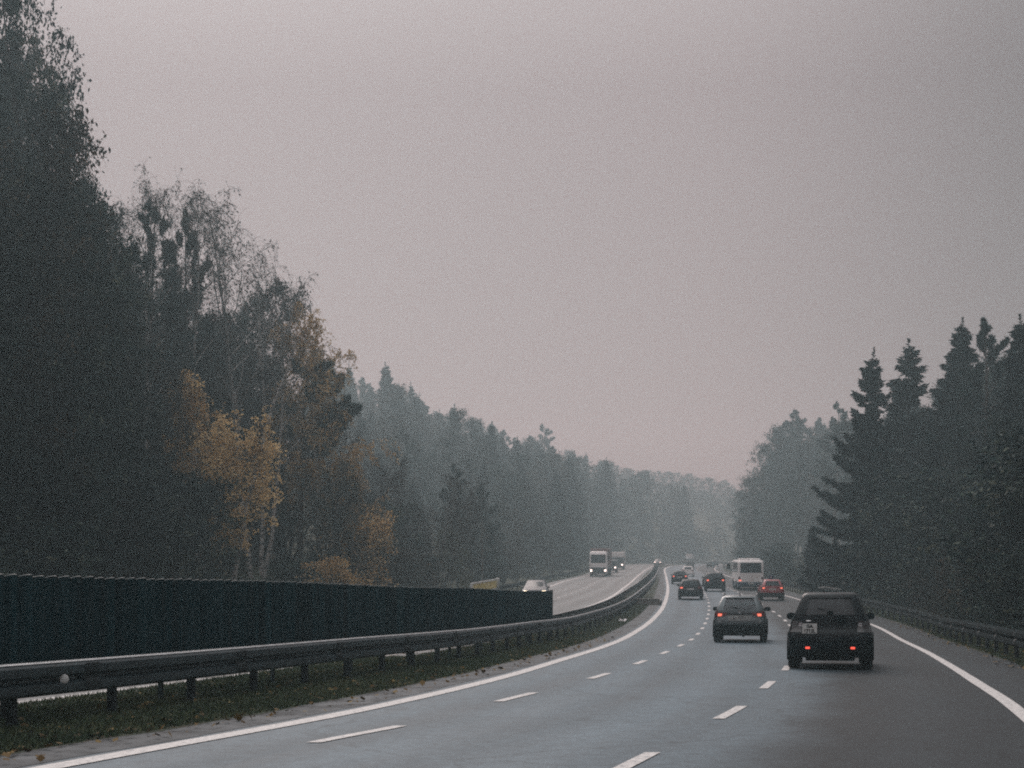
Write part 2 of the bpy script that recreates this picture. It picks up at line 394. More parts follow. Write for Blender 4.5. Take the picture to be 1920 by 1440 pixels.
def across(a, da, b, db, n, dz=0., wa=0., wb=0.):
    return [lambda Y, f=i/(n-1): ((XX := (a(Y)+da+(wob(Y, wa, 91) if wa else 0))*(1-f) + (b(Y)+db+(wob(Y, wb, 92) if wb else 0))*f), zroad(Y)+dz) for i in range(n)]
YF = np.concatenate([np.arange(-60, 8, 4), np.arange(8, 70, .8), np.arange(70, 440, 3.), np.arange(440, 701, 20.)])
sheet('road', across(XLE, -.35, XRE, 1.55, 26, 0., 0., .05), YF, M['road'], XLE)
sheet('opposite_road', across(XPO, -1.2, XPI, .8, 16), YF, M['road2'], XPO)
sheet('road_shoulder', across(XLE, -1.05, XLE, -.30, 5, .004, .055, .03), YF, M['shoulder'], XLE)

def line_strip(name, f, w, y0, y1, dz=.009, n=None, ramp=None):
    ys = np.arange(y0, y1 + .01, .5 if y1 < 100 else 1.0)
    wv = np.full_like(ys, w) + wob(ys, .006, len(name)*7+int(w*1000))
    def edge(s):
        def c(Y):
            dx = (f(Y + .3) - f(Y - .3))/.6
            k = np.sqrt(1 + dx*dx)
            return f(Y) + s*wv/2*k, zroad(Y) + dz
        return c
    return sheet(name, [edge(-1), edge(1)], ys, M['line'])
line_strip('edge_line', XLE, .27, -20, 440)
line_strip('edge_line', XRE, .20, -20, 440)
line_strip('edge_line', XPI, .27, -20, 440)
line_strip('edge_line', XPO, .27, -20, 440)

def dashes(name, f, y0, period, length, w, yend):
    V = []; F = []
    y = y0
    while y < yend:
        n = 5
        for i in range(n):
            yy = y + length*i/(n-1); dx = (float(f(yy+.3)) - float(f(yy-.3)))/.6; k = math.sqrt(1+dx*dx)
            for s in (-1, 1): V.append((float(f(yy)) + s*w/2*k, yy, float(zroad(yy)) + .009))
        b = len(V) - 2*n
        for i in range(n-1): F.append((b+2*i, b+2*i+1, b+2*i+3, b+2*i+2))
        y += period
    o = link(name, mesh_of(name, np.array(V), F, M['line'])); o['kind'] = 'structure'
dashes('lane_marking', XLD, 14.95 - 12, 5.92, 1.95, .15, 400)
dashes('lane_marking', XRD, 11.75 - 12, 5.99, 2.1, .145, 400)
XPM = lambda Y: (XPI(Y)+XPO(Y))/2
dashes('lane_marking', XPM, 2, 6., 2., .16, 400)

# grass and fallen leaves: uncountable ground cover
def blades(name, regs, mat, seed, h=(.05, .14), flat=False):
    r = np.random.default_rng(seed); P = []
    for (fa, da, fb, db, y0, y1, n, bias) in regs:
        Y = y0 + (y1-y0)*r.random(n)**bias
        f = r.random(n); X = (fa(Y)+da)*(1-f) + (fb(Y)+db)*f
        P.append(np.stack([X, Y, zroad(Y) + (.02 if flat else .025)], -1))
    P = np.concatenate(P); n = len(P)
    a = r.random(n)*2*np.pi; w = np.stack([np.cos(a), np.sin(a), 0*a], -1)
    if flat:
        s = .02 + .04*r.random((n, 1)); u = w*s; t = np.stack([-np.sin(a), np.cos(a), r.normal(0, .6, n)], -1)*s
        P[:, 2] += .03
        V = np.stack([P-u, P-t*.7, P+u, P+t*.7], 1)
        F = np.arange(4*n).reshape(n, 4)
    else:
        hh = (h[0] + (h[1]-h[0])*r.random((n, 1))); lean = r.normal(0, .5, (n, 3)); lean[:, 2] = 1
        wd = .006 + .008*r.random((n, 1))
        V = np.stack([P-w*wd, P+w*wd, P+lean*hh], 1); F = np.arange(3*n).reshape(n, 3)
    o = link(name, mesh_of(name, V.reshape(-1, 3), F, mat)); return tag(o, None, None, None, 'stuff')
og = blades('grass', [(XLE, -5.0, XLE, -.98, 11, 36, 110000, 1.5), (XPI, .9, XLE, -.95, 36, 110, 60000, 1.3), (XRE, 1.5, XRE, 4.5, 22, 90, 60000, 1.2), (XPO, -4, XPO, -1.2, 90, 230, 20000, 1.)], M['grass'], 3, (.02, .075))
tag(og, 'short dark green grass along the median and the road verges', 'grass')
ol = blades('fallen_leaves', [(XLE, -4.6, XLE, -.4, 11, 60, 1500, 1.5), (XRE, 1.0, XRE, 3.5, 20, 70, 900, 1.2), (XLE, -1.1, XLE, -.2, 11, 50, 160, 1.3)], M['litter'], 4, flat=True)
tag(ol, 'fallen brown and yellow leaves scattered over the median grass', 'leaves')

# ------------------------------------------------------------------ barriers
WB = [(.0, .745), (.02, .75), (.05, .735), (.078, .70), (.082, .64), (.078, .60), (.02, .575), (.0, .56), (.0, .535), (.02, .52), (.078, .495), (.082, .45), (.078, .40), (.05, .375), (.0, .365)]
def sweep(f, prof, ys, side, off=0., base=None):
    """profile (outward, z) swept along X=f(Y); side +1 faces +X"""
    V = []; F = []; n = len(prof)
    for y in ys:
        x = float(f(y)); z = float(zroad(y)) if base is None else base
        dx = (float(f(y+.5)) - float(f(y-.5))); k = 1/math.sqrt(1+dx*dx); nx, ny = k, -dx*k
        for d, h in prof: V.append((x + nx*side*(d+off), y + ny*side*(d+off), z + h))
    for i in range(len(ys)-1):
        for j in range(n-1): F.append((i*n+j, i*n+j+1, i*n+n+j+1, i*n+n+j))
    return V, F
def along(f, y0, y1, step):
    """points spaced evenly in metres"""
    out = []; y = y0
    while y < y1:
        out.append(y); dx = float(f(y+.5) - f(y-.5)); y += step/math.sqrt(1+dx*dx)
    return out
def heading(f, Y):
    return math.atan2(float(f(Y+.6)-f(Y-.6)), 1.2)     # angle from +Y towards +X

_P = [(dd, l, zz) for zz, dd in ((.40, .086), (.455, .090), (.49, .086), (.60, .086), (.65, .090), (.70, .084)) for l in (-.16, .16)]
_P += [(.03, -.16, .545), (.03, .16, .545)]
splice_me = mesh_of('splice_plate', np.array(_P), [(0, 1, 3, 2), (2, 3, 5, 4), (4, 5, 13, 12), (12, 13, 7, 6), (6, 7, 9, 8), (8, 9, 11, 10)], M['post'])
def beam(f, y0, y1, side, off, parent, wav=0., edge='steel_light', mat='steel'):
    ys = np.concatenate([np.arange(y0, min(y1, 110), 1.), np.arange(max(y0, 110), y1, 4.)])
    V, F = sweep(f, WB, ys, side, off)
    V2, F2 = sweep(f, [(d-.006, h) for d, h in WB], ys, side, off)
    k = len(V); F = F + [tuple(reversed([i+k for i in q])) for q in F2]
    V = np.array(V + V2)
    if wav: V[:, 2] += np.interp(V[:, 1], np.arange(0, 500, 9), np.random.default_rng(8).normal(0, wav, len(np.arange(0, 500, 9))))
    o = link('beam', mesh_of('beam', V, F, M[mat], None, True, 28), parent)
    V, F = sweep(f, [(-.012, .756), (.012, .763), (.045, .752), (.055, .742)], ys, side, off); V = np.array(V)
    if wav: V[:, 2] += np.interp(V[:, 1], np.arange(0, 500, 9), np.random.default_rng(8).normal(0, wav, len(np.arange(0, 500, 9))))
    link('top_edge', mesh_of('top_edge', V, F, M[edge], None, True), o)  # bright default puts the sky's highlight into the lip's colour
    js = along(f, y0 + 1.5, min(y1, 120), 4.2)          # bolted splice plates
    for y in js:
        h = heading(f, y)
        link('splice_plate', splice_me, o, (float(f(y)) + side*off*math.cos(h), y - side*off*math.sin(h), float(zroad(y))), (0, 0, -h + (0 if side > 0 else math.pi)))
    return o

# median barrier: two beams tied by spacers, posts under the near beam
mb = thing('guardrail', 'double sided steel guardrail with cross ties winding along the grassy median', 'guardrail', (0, 0, 0))
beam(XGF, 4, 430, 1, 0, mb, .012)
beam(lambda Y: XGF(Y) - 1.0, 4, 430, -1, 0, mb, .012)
pm = MB().box(-.055, .055, -.04, .04, -.1, .70, .01)
pme = mesh_of('post', np.array(pm.V), pm.F, M['post'])
spm = MB().box(-.93, -.03, -.05, .05, .655, .70)
spme = mesh_of('spacer', np.array(spm.V), spm.F, M['steel'])
ph = along(XGF, 6.05, 190, 2.12)
for i, y in enumerate(ph[:98]):
    h = heading(XGF, y); x = float(XGF(y)); z = float(zroad(y))
    link('post', pme, mb, (x - .06, y, z), (0, 0, -h))
for i, y in enumerate(along(XGF, 54, 330, 2.6)[:95]):
    h = heading(XGF, y); link('spacer', spme, mb, (float(XGF(y)), y, float(zroad(y))), (0, 0, -h))
rf = MB().lathe([(-.01, .0), (-.01, .055), (.012, .055), (.018, .045), (.018, 0)], n=18)
y = 17.05; rfo = rf.done('reflector', M['sign_white'], mb, True, 40, (float(XGF(y)) + .075, y, .53), (0, 0, R(-60)))
rfo['label'] = 'round pale reflector disc'

# dark green corrugated anti-glare screen between the beams
XSC = lambda Y: XGF(Y) - .5
sc = thing('glare_screen', 'long dark green corrugated screen with a scalloped top standing in the median barrier', 'fence', (0, 0, 0))
def screen_panel():
    V = []; F = []; y = 8.0; s = 0.; rows = 7
    P = []
    while True:
        P.append((y, s)); dx = float(XSC(y+.5) - XSC(y-.5)); st = .03 if y < 35 else .045
        y += st/math.sqrt(1+dx*dx); s += st
        if y > 53.0: break
    for y, s in P:
        dx = float(XSC(y+.5) - XSC(y-.5)); k = 1/math.sqrt(1+dx*dx)
        ph = (s/.27) % 1.0
        o = .05*abs(math.sin(math.pi*ph)) + .006*math.sin(s*1.9) + (.012 if int(s/.27) % 5 == 0 else 0)
        top = 1.745 + .022*math.sin(math.pi*ph) - .0013*(y-17) + .012*math.sin(s*.45) - .010*((int(s/.27)*7919) % 5)/4
        for r in range(rows):
            h = .30 + (top-.30)*r/(rows-1); V.append((float(XSC(y)) + k*o, y - dx*k*o, float(zroad(y)) + h))
        V.append((float(XSC(y)) + k*(o-.02), y - dx*k*(o-.02), float(zroad(y)) + top - .004))
    n = rows + 1
    for i in range(len(P)-1):
        for j in range(n-1): F.append((i*n+j, i*n+n+j, i*n+n+j+1, i*n+j+1))
    link('panel', mesh_of('panel', np.array(V), F, M['screen'], None, True, 35), sc)
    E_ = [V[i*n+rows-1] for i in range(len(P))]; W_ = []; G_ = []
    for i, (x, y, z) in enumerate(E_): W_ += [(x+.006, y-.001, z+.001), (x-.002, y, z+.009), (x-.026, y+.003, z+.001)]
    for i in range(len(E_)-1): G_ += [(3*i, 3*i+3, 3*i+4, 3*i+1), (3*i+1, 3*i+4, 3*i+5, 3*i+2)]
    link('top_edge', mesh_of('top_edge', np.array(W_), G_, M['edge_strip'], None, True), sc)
screen_panel()
y = 53.12; h = heading(XSC, y)
MB().box(-.05, .05, -.05, .05, 0, 1.76, .01).done('end_post', M['screen_edge'], sc, loc=(float(XSC(y)), y, float(zroad(y))), rot=(0, 0, -h))
bp_ = MB().box(-.03, .03, -.03, .03, 0, 1.70); bme = mesh_of('support_post', np.array(bp_.V), bp_.F, M['screen_edge'])
for y in along(XSC, 9, 52, 4.0):
    link('support_post', bme, sc, (float(XSC(y)) - .09, y, float(zroad(y))), (0, 0, -heading(XSC, y)))
tie = MB().box(-.42, -.02, -.09, .09, .70, .715); tme = mesh_of('tie', np.array(tie.V), tie.F, M['steel_light'])
for y in along(XGF, 14.5, 46, 1.0)[:40]:
    link('tie', tme, mb, (float(XGF(y)) + .0, y, float(zroad(y))), (0, 0, -heading(XGF, y)))

def simple_rail(label, f, side, y0, y1, step, ymaxp):
    t = thing('guardrail', label, 'guardrail', (0, 0, 0))
    beam(f, y0, y1, side, 0, t, .01, 'rail_dull', 'rail_dull')
    for y in along(f, y0 + 1, ymaxp, step)[:98]:
        link('post', pme, t, (float(f(y)) - side*.06, y, float(zroad(y))), (0, 0, -heading(f, y)))
simple_rail('dark steel guardrail below the right hand trees beside the black off-roader', lambda Y: XRE(Y) + 1.75, -1, 8, 330, 2.2, 215)
simple_rail('steel guardrail along the outer edge of the opposite road behind the silver car', lambda Y: XPO(Y) - 1.7, 1, 40, 420, 4., 420)
# rail on the far bend, seen across the road
# ------------------------------------------------------------------ small roadside things
def place(px, Y, dz=0.):
    x = at(px, Y); return (x, Y, float(ground_z(x, Y)) + dz)
# yellow parapet panel beyond the opposite road
x0, x1 = at(884, 100), at(931, 117)
yp = thing('parapet', 'yellow parapet panel with white top rail above the far guardrail', 'parapet', (x0, 100, float(zroad(100))))
dv = Vector((x1-x0, 17, float(zroad(117)-zroad(100))))
def slab(p0, p1, z0, z1, th):
    d = (Vector(p1)-Vector(p0)); n = Vector((d.y, -d.x, 0)).normalized()*th/2
    V = [Vector(p)+s*n+Vector((0, 0, z)) for z in (z0, z1) for p, s in ((p0, 1), (p1, 1), (p1, -1), (p0, -1))]
    return V, [(3, 2, 1, 0), (4, 5, 6, 7), (0, 1, 5, 4), (1, 2, 6, 5), (2, 3, 7, 6), (3, 0, 4, 7)]
MB().add(*slab((0, 0, 0), dv, .62, 1.22, .05)).done('panel', M['yellow'], yp)
MB().add(*slab((0, 0, 0), dv, 1.222, 1.33, .12)).done('top_rail', M['offwhite'], yp)
MB().add(*slab((-.2, -2., -.05), dv, .40, .61, .10)).done('lower_rail', M['steel_light'], yp)
MB().box(-.09, .09, -.09, .09, 0, 1.32, .02).done('post', M['offwhite'], yp, loc=(0, 0, 0))
MB().tube([(0, 0, 0), (0, 0, 1.15), (0, 0, 1.3), (0, 0, 1.42)], [.10, .11, .17, .12], 10).done('end_post', M['offwhite'], yp, True, loc=dv + Vector((.1, .5, 0)))

# concrete drain headwall in the median
hx, hy = at(1216, 95), 95.
hw = thing('headwall', 'low concrete drain headwall with a pale cap at the tip of the median grass', 'headwall', (hx, hy, float(zroad(hy)) - .05), R(-4))
MB().box(-.75, .75, 0, .35, 0, .42, .02).done('wall', M['concrete'], hw)
MB().box(-.80, .80, -.06, .42, .421, .50, .015).done('cap', M['concrete_light'], hw)
mp_ = thing('marker_post', 'leaning black marker post with white tip beside the concrete headwall', 'marker post', (hx + .78, hy - .6, float(zroad(hy)) - .05), R(10))
MB().tube([(-.06, 0, 0), (.0, .0, .34)], [.05, .05], 8).done('shaft', M['plastic'], mp_)
MB().box(-.05, .07, -.05, .25, .342, .46, .02).done('tip', M['sign_white'], mp_)
# rag
rr = random.Random(3); V = []; F = []
for i in range(9):
    for j in range(7):
        V.append(((i-4)*.055 + rr.gauss(0, .02), (j-3)*.045 + rr.gauss(0, .02), .02 + .12*max(0, 1-((i-2)**2)/3-((j-3)**2)/8) + .10*max(0, 1-((i-7)**2)/2) + abs(rr.gauss(0, .02))))
for i in range(8):
    for j in range(6): F.append((i*7+j, i*7+j+1, i*7+8+j, i*7+7+j))
rag = link('rag', mesh_of('rag', np.array(V), F, M['cloth'], None, True), None, (at(1168, 71), 71., float(zroad(71)) + .01), (0, 0, .4))
tag(rag, 'crumpled white rag lying on the grey road shoulder', 'rag')
# pale board on a post right
bx, by = at(1556, 84), 84.
sg = thing('board_sign', 'pale thin board on a dark post behind the guardrail above the black off-roader', 'sign', (bx, by, float(zroad(by))), R(20))
MB().box(-.03, .03, -.03, .03, 0, 1.34, .005).done('post', M['post'], sg)
bb = MB().box(-.56, .56, -.30, .30, -.02, .02, .008).done('board', M['offwhite'], sg, loc=(0, 0, 1.37), rot=(R(-6), R(7), 0))
# far billboard
fx, fy = at(1294, 385), 385.
fs = thing('road_sign', 'white rectangular road sign standing at the far bend before the hazy forest', 'sign', (fx, fy, 10.6), R(4))
MB().box(-1.15, .45, -.04, .04, 1.55, 2.85, .01).done('sign_face', M['sign_white'], fs)
MB().box(.452, 1.15, -.03, .05, 1.45, 2.80, .01).done('side_panel', M['sign_grey'], fs)
for s in (-.8, .8): MB().tube([(s, .1, -.4), (s, .1, 2.7)], .06, 8).done('post', M['post'], fs)
# thin delineator at the left edge of the picture
dl = thing('delineator_post', 'slim grey delineator post with pale tip in front of the green screen', 'marker post', (at(6, 17.3), 17.3, 0), 0)
MB().box(-.035, .035, -.02, .02, 0, 1.02, .006).done('shaft', M['post'], dl)
MB().box(-.04, .04, -.025, .025, 1.021, 1.09, .006).done('tip', M['offwhite'], dl)
# ------------------------------------------------------------------ vehicles
def text_mesh(txt, size):
    cu = bpy.data.curves.new('lettering', 'FONT'); cu.body = txt; cu.size = size; cu.align_x = 'CENTER'; cu.align_y = 'CENTER'
    cu.extrude = .002; cu.offset = .004*size/.1
    o = bpy.data.objects.new('lettering', cu); COL.objects.link(o)
    bpy.context.view_layer.update()
    me = bpy.data.meshes.new_from_object(o.evaluated_get(bpy.context.evaluated_depsgraph_get()))
    bpy.data.objects.remove(o); me.materials.clear(); me.materials.append(M['ink'])
    return me

class Car:
    def __init__(s, root, S, tc, vc):
        s.root = root; s.S = [tuple(x) for x in S]; s.tc = tc; s.vc = vc
    def sl(s, z):
        a = np.array(s.S); return [float(np.interp(z, a[:, 0], a[:, k])) for k in range(1, 6)]
    @staticmethod
    def rear(pr, u):
        yr, yf, hw, rc, bu = pr; return ((hw-rc)*u, yr + bu*u*u)
    @staticmethod
    def corner(pr, a, front=False):
        yr, yf, hw, rc, bu = pr; ang = R(-90 + 90*a)
        y = yr + bu + rc + rc*math.sin(ang); x = hw - rc + rc*math.cos(ang)
        return (x, (yr + yf - y) if front else y)
    def ring(s, lev):
        pr = lev[1:]; yr, yf, hw, rc, bu = pr; z = lev[0]; P = []
        mir = lambda y: yr + yf - y
        for u in s.tc: x, y = s.rear(pr, u); P.append((x, y, z))
        for a in (.25, .5, .75): x, y = s.corner(pr, a); P.append((x, y, z))
        y0 = yr + bu + rc; y1 = mir(y0)
        for v in s.vc: P.append((hw, y0 + (y1-y0)*v, z))
        for a in (.75, .5, .25): x, y = s.corner(pr, a, True); P.append((x, y, z))
        for u in reversed(s.tc): x, y = s.rear(pr, u); P.append((x, mir(y), z))
        for a in (.25, .5, .75): x, y = s.corner(pr, a, True); P.append((-x, y, z))
        for v in reversed(s.vc): P.append((-hw, y0 + (y1-y0)*v, z))
        for a in (.75, .5, .25): x, y = s.corner(pr, a); P.append((-x, y, z))
        return P
    def body(s, mats, band_mat, wins, name='body'):
        """wins: (name, where, band0, band1, col0, col1, glass material)"""
        rings = [s.ring(l) for l in s.S]; n = len(rings[0]); V = sum(rings, [])
        nt, nv = len(s.tc), len(s.vc)
        st = {'rear': 0, 'right': nt+3, 'front': nt+3+nv+3, 'left': 2*nt+9+nv}
        cut = {}
        for w in wins:
            nm, where, b0, b1, c0, c1, g = w
            for wh in (('right', 'left') if where == 'side' else (where,)):
                fs = []
                for i in range(b0, b1):
                    for c in range(c0, c1):
                        j = st[wh] + (nv-2-c if wh == 'left' else c)
                        fs.append((i, j)); 
                for f in fs: cut[f] = 1
                used = {}; F = []
                for i, j in fs:
                    q = [i*n+j, i*n+(j+1) % n, (i+1)*n+(j+1) % n, (i+1)*n+j]
                    F.append([used.setdefault(k, len(used)) for k in q])
                me = mesh_of(nm, np.array([V[k] for k in used]), F, g, None, True)
                link(nm, me, s.root)
        F = []; MI = []
        for i in range(len(rings)-1):
            for j in range(n):
                if (i, j) in cut: continue
                F.append((i*n+j, i*n+(j+1) % n, (i+1)*n+(j+1) % n, (i+1)*n+j)); MI.append(band_mat(i))
        F.append(tuple(range(n-1, -1, -1))); MI.append(band_mat(0))
        k = (len(rings)-1)*n
        h = n//2
        F.append(tuple(range(k, k+n))); MI.append(band_mat(len(rings)-2))
        return link(name, mesh_of(name, np.array(V), F, mats, MI, True, 38), s.root)
    def surf(s, p, z, off, front=False):
        pr = s.sl(z); yr, yf, hw, rc, bu = pr; sg = 1 if p >= 0 else -1; a = abs(p)
        if a <= 1: x, y = s.rear(pr, a); nx, ny = 0, -1
        elif a <= 2:
            x, y = s.corner(pr, a-1); g = R(-90 + 90*(a-1)); nx, ny = math.cos(g), math.sin(g)
        else:
            y0 = yr + bu + rc; y1 = yf - bu - rc; x, y = hw, y0 + (y1-y0)*(a-2); nx, ny = 1, 0
        x += nx*off; y += ny*off
        return (sg*x, (yr + yf - y) if front else y, z)
    def patch(s, name, mat, q, off=.008, n=8, m=4, front=False, parent=None):
        """thin raised panel on the shell; q = 4 corners (p, z): bottom left, bottom right, top right, top left"""
        V = []; F = []
        for lay in (off, -.015):
            for i in range(m+1):
                for j in range(n+1):
                    f, g = j/n, i/m
                    p = (q[0][0]*(1-f)+q[1][0]*f)*(1-g) + (q[3][0]*(1-f)+q[2][0]*f)*g
                    z = (q[0][1]*(1-f)+q[1][1]*f)*(1-g) + (q[3][1]*(1-f)+q[2][1]*f)*g
                    V.append(s.surf(p, z, lay, front))
        k = (m+1)*(n+1); w = n+1
        for i in range(m):
            for j in range(n): F.append((i*w+j, i*w+j+1, i*w+w+j+1, i*w+w+j))
        for j in range(n): F += [(j+1, j, k+j, k+j+1), (m*w+j, m*w+j+1, k+m*w+j+1, k+m*w+j)]
        for i in range(m): F += [(i*w, i*w+w, k+i*w+w, k+i*w), (i*w+w+n, i*w+n, k+i*w+n, k+i*w+w+n)]
        return link(name, mesh_of(name, np.array(V), F, mat, None, True, 45), parent or s.root)
    def wheels(s, ys, r, w, xo, arch=True):
        t = MB().lathe([(-w/2, r*.62), (-w/2, r*.9), (-w*.36, r*.985), (0, r), (w*.36, r*.985), (w/2, r*.9), (w/2, r*.62)], n=28)
        tme = mesh_of('wheel', np.array(t.V), t.F, M['tyre'], None, True, 50)
        rm = MB().lathe([(.0, r*.64), (w*.35, r*.63), (w*.30, r*.55), (w*.16, r*.50), (w*.22, r*.16), (w*.25, 0)], n=28)
        for k in range(5):
            a = 2*math.pi*k/5; c, d = math.cos(a), math.sin(a); e = .035
            rm.add([(w*.34, c*r*.12-d*e, d*r*.12+c*e), (w*.34, c*r*.12+d*e, d*r*.12-c*e), (w*.36, c*r*.6+d*e*1.3, d*r*.6-c*e*1.3), (w*.36, c*r*.6-d*e*1.3, d*r*.6+c*e*1.3)], [(0, 1, 2, 3)])
        rme = mesh_of('rim', np.array(rm.V), rm.F, M['rim'], None, True, 40)
        for y in ys:
            for sg in (1, -1):
                o = link('wheel', tme, s.root, (sg*(xo - w/2), y, r), (0, 0, 0 if sg > 0 else math.pi))
                link('rim', rme, o)
                if arch:
                    hw = s.sl(r*1.5)[2]; b = MB()
                    ra = r*1.18
                    pts = [(sg*(hw-.004), y + ra*math.cos(a), max(.2, r + ra*math.sin(a))) for a in np.linspace(-.35, math.pi+.35, 22)]
                    b.tube(pts, .03, 6)
                    b.add([(sg*(hw+.003), y, r)] + [(sg*(hw+.003), q[1], q[2]) for q in pts], [(0, i, i+1) if sg > 0 else (0, i+1, i) for i in range(1, len(pts))])  # flat dark disc stands in for the shaded wheel well
                    b.done('wheel_arch', M['plastic'], s.root, True, 50)
    def mirror(s, x, y, z, w=.22, h=.14, mat=None, sides=(1, -1)):
        for sg in sides:
            b = MB(); V = []; n = 12
            for (yy, sc) in ((.0, .86), (.015, 1.), (.09, .92), (.14, .55)):
                V += [(w/2*sc*math.copysign(abs(math.cos(a))**.7, math.cos(a)), yy, h/2*sc*math.copysign(abs(math.sin(a))**.7, math.sin(a))) for a in [2*math.pi*(k+.5)/n for k in range(n)]]
            F = [(i*n+k, i*n+(k+1) % n, i*n+n+(k+1) % n, i*n+n+k) for i in range(3) for k in range(n)]
            F += [tuple(range(3*n, 4*n))]
            b.add(V, F); b.tube([(-sg*w*.4, .06, -h*.3), (-sg*(w*.5+.1), .06, -h*.55)], .022, 6)
            o = b.done('mirror', mat or M['plastic'], s.root, True, 45, (sg*x, y, z))
            link('mirror_glass', mesh_of('mirror_glass', np.array(V[:n]) + np.array([0, .001, 0]), [tuple(range(n))], M['glass_van']), o)
    def seats(s, ys, z=.45, xs=(-.36, .36)):
        for y in ys:
            for x in xs:
                b = MB().box(-.24, .24, 0, .5, 0, .14, .04)
                b.box(-.24, .24, -.16, -.03, .08, .60, .05); b.box(-.13, .13, -.17, -.06, .63, .82, .04)
                b.tube([(-.07, -.11, .58), (-.07, -.11, .66)], .012, 6); b.tube([(.07, -.11, .58), (.07, -.11, .66)], .012, 6)
                b.done('seat', M['seat'], s.root, True, 40, (x, y, z))
    def plate(s, lines, x, z, w, h, y=None, size=.08):
        yy = (s.surf(0, z, .03)[1] if y is None else y)
        p = MB().box(-w/2, w/2, -.006, .012, -h/2, h/2).done('number_plate', M['plate'], s.root, loc=(x, yy, z))
        MB().box(-w/2-.012, w/2+.012, -.003, .014, -h/2-.012, h/2+.012).done('plate_frame', M['ink'], p)
        n = len(lines)
        for i, tx in enumerate(lines):
            link('lettering', text_mesh(tx, size), p, (0, -.010, ((n-1)/2 - i)*h/n*.96 - .004), (R(90), 0, 0))

def lane_pose(px, Y, L, f, oncoming=False):
    """ground point, heading and pitch of a vehicle whose near end is at depth Y, photo column px"""
    hd = heading(f, Y + L/2); x = at(px, Y) + math.sin(hd)*L/2; y = Y + math.cos(hd)*L/2
    sl = math.atan2(float(zroad(y+2)-zroad(y-2)), 4.)
    rz = -hd + (math.pi if oncoming else 0)
    return (x, y, float(zroad(y)) + .004), (-sl if oncoming else sl, 0, rz)

def vroot(name, label, cat, pose, group='vehicles on the motorway'):
    o = thing(name, label, cat, pose[0]); o.rotation_euler = pose[1]; o['group'] = group; return o

TC = [-1, -.9, -.6, -.3, 0, .3, .6, .9, 1]
VC = [0, .06, .30, .34, .62, .66, .94, 1]

def hatch_slices(W=1.75, L=4.3, Ht=1.59, roof=1., slope=1., z0=.235):
    a = W/1.75; b = L/4.3; c = Ht/1.59
    T = [(z0, -2.02, 2.0, .79, .12, .05), (z0+.04, -2.08, 2.08, .84, .15, .05), (.45, -2.14, 2.14, .873, .2, .06), (.60, -2.15, 2.15, .873, .2, .07), (.605, -2.142, 2.145, .868, .2, .07),
         (.72, -2.14, 2.13, .862, .2, .07), (.80, -2.11, 2.08, .85, .2, .07), (.88, -2.08, 1.98, .832, .19, .07), (.97, -2.065, 1.80, .815, .18, .07), (1.04, -2.055, 1.10, .795, .17, .07),
         (1.11, -2.035, .86, .765, .16, .08), (1.30, -1.90, .45, .685*roof, .13, .08), (1.475, -1.90+.22*slope, .08, .605*roof, .11, .08), (1.53, -1.62, -.08, .585*roof, .12, .08), (1.575, -1.46, -.3, .52*roof, .12, .08), (1.59, -1.25, -.5, .38*roof, .1, .06)]
    return [(z*c if z > .3 else z, yr*b, yf*b, hw*a, rc*a, bu) for z, yr, yf, hw, rc, bu in T]
HW = lambda g: [('rear_window', 'rear', 10, 12, 1, 7, g), ('windscreen', 'front', 10, 12, 1, 7, g)] + [('side_window', 'side', 10, 12, i, i+1, g) for i in (1, 3, 5)]

# -- black off-roader in the near lane
ps = lane_pose(1556.5, 29.9, 3.8, lambda Y: (XRD(Y)+XRE(Y))/2)
v = vroot('off_roader', 'black off-roader with a square two-line number plate in the near lane', 'car', ps)
S = [(.25, -1.80, 1.80, .76, .16, .05), (.30, -1.86, 1.86, .83, .20, .06), (.46, -1.90, 1.90, .860, .24, .08), (.62, -1.90, 1.90, .866, .25, .08), (.70, -1.885, 1.88, .874, .25, .08),
     (.76, -1.865, 1.86, .868, .25, .08), (.80, -1.84, 1.82, .848, .25, .08), (.85, -1.81, 1.80, .830, .24, .08), (.94, -1.79, 1.72, .815, .22, .08), (1.03, -1.78, .95, .79, .21, .08),
     (1.14, -1.76, .72, .735, .18, .08), (1.31, -1.69, .45, .665, .16, .08), (1.475, -1.60, .15, .595, .15, .08), (1.545, -1.55, .02, .575, .13, .08), (1.585, -1.46, -.15, .545, .13, .08), (1.605, -1.32, -.4, .47, .12, .06)]
c = Car(v, S, TC, VC)
c.body([M['paint_dark'], M['plastic']], lambda i: 1 if i < 2 else 0, HW(M['glass_dark']))
c.wheels((-1.18, 1.22), .345, .24, .865)
c.mirror(.86, .62, 1.085, .20, .155)
for sg in (-1, 1):
    q = [(sg*.90, .78), (sg*1.75, .78), (sg*1.7, 1.01), (sg*.96, 1.01)]
    lt = c.patch('tail_light', M['lens_dark'], q, .012)
    for zz in (.915, .955): c.patch('reflector', M['lens_clear'], [(sg*.97, zz-.012), (sg*1.12, zz-.012), (sg*1.12, zz+.012), (sg*.97, zz+.012)], .02, 2, 1, parent=lt)
    b = MB().box(-.045, .045, -.012, .012, -.022, .022, .008)
    b.done('fog_light', M['lit_red'], v, True, 40, (sg*.455, -1.885, .455))
c.plate(['GA', '6712L'], -.415, .855, .30, .205, -1.862, .092)
MB().box(-.055, .055, -.02, .02, -.016, .016, .008).done('plate_lamp', M['chrome'], v, True, 40, (-.435, -1.835, 1.005))
c.patch('bumper_step', M['paint_dark'], [(-1.0, .61), (1.0, .61), (1.0, .735), (-1.0, .735)], .012, 16, 3)
c.patch('tailgate_seam', M['ink'], [(-.93, .78), (-.915, .78), (-.905, 1.10), (-.92, 1.10)], .003, 1, 4)
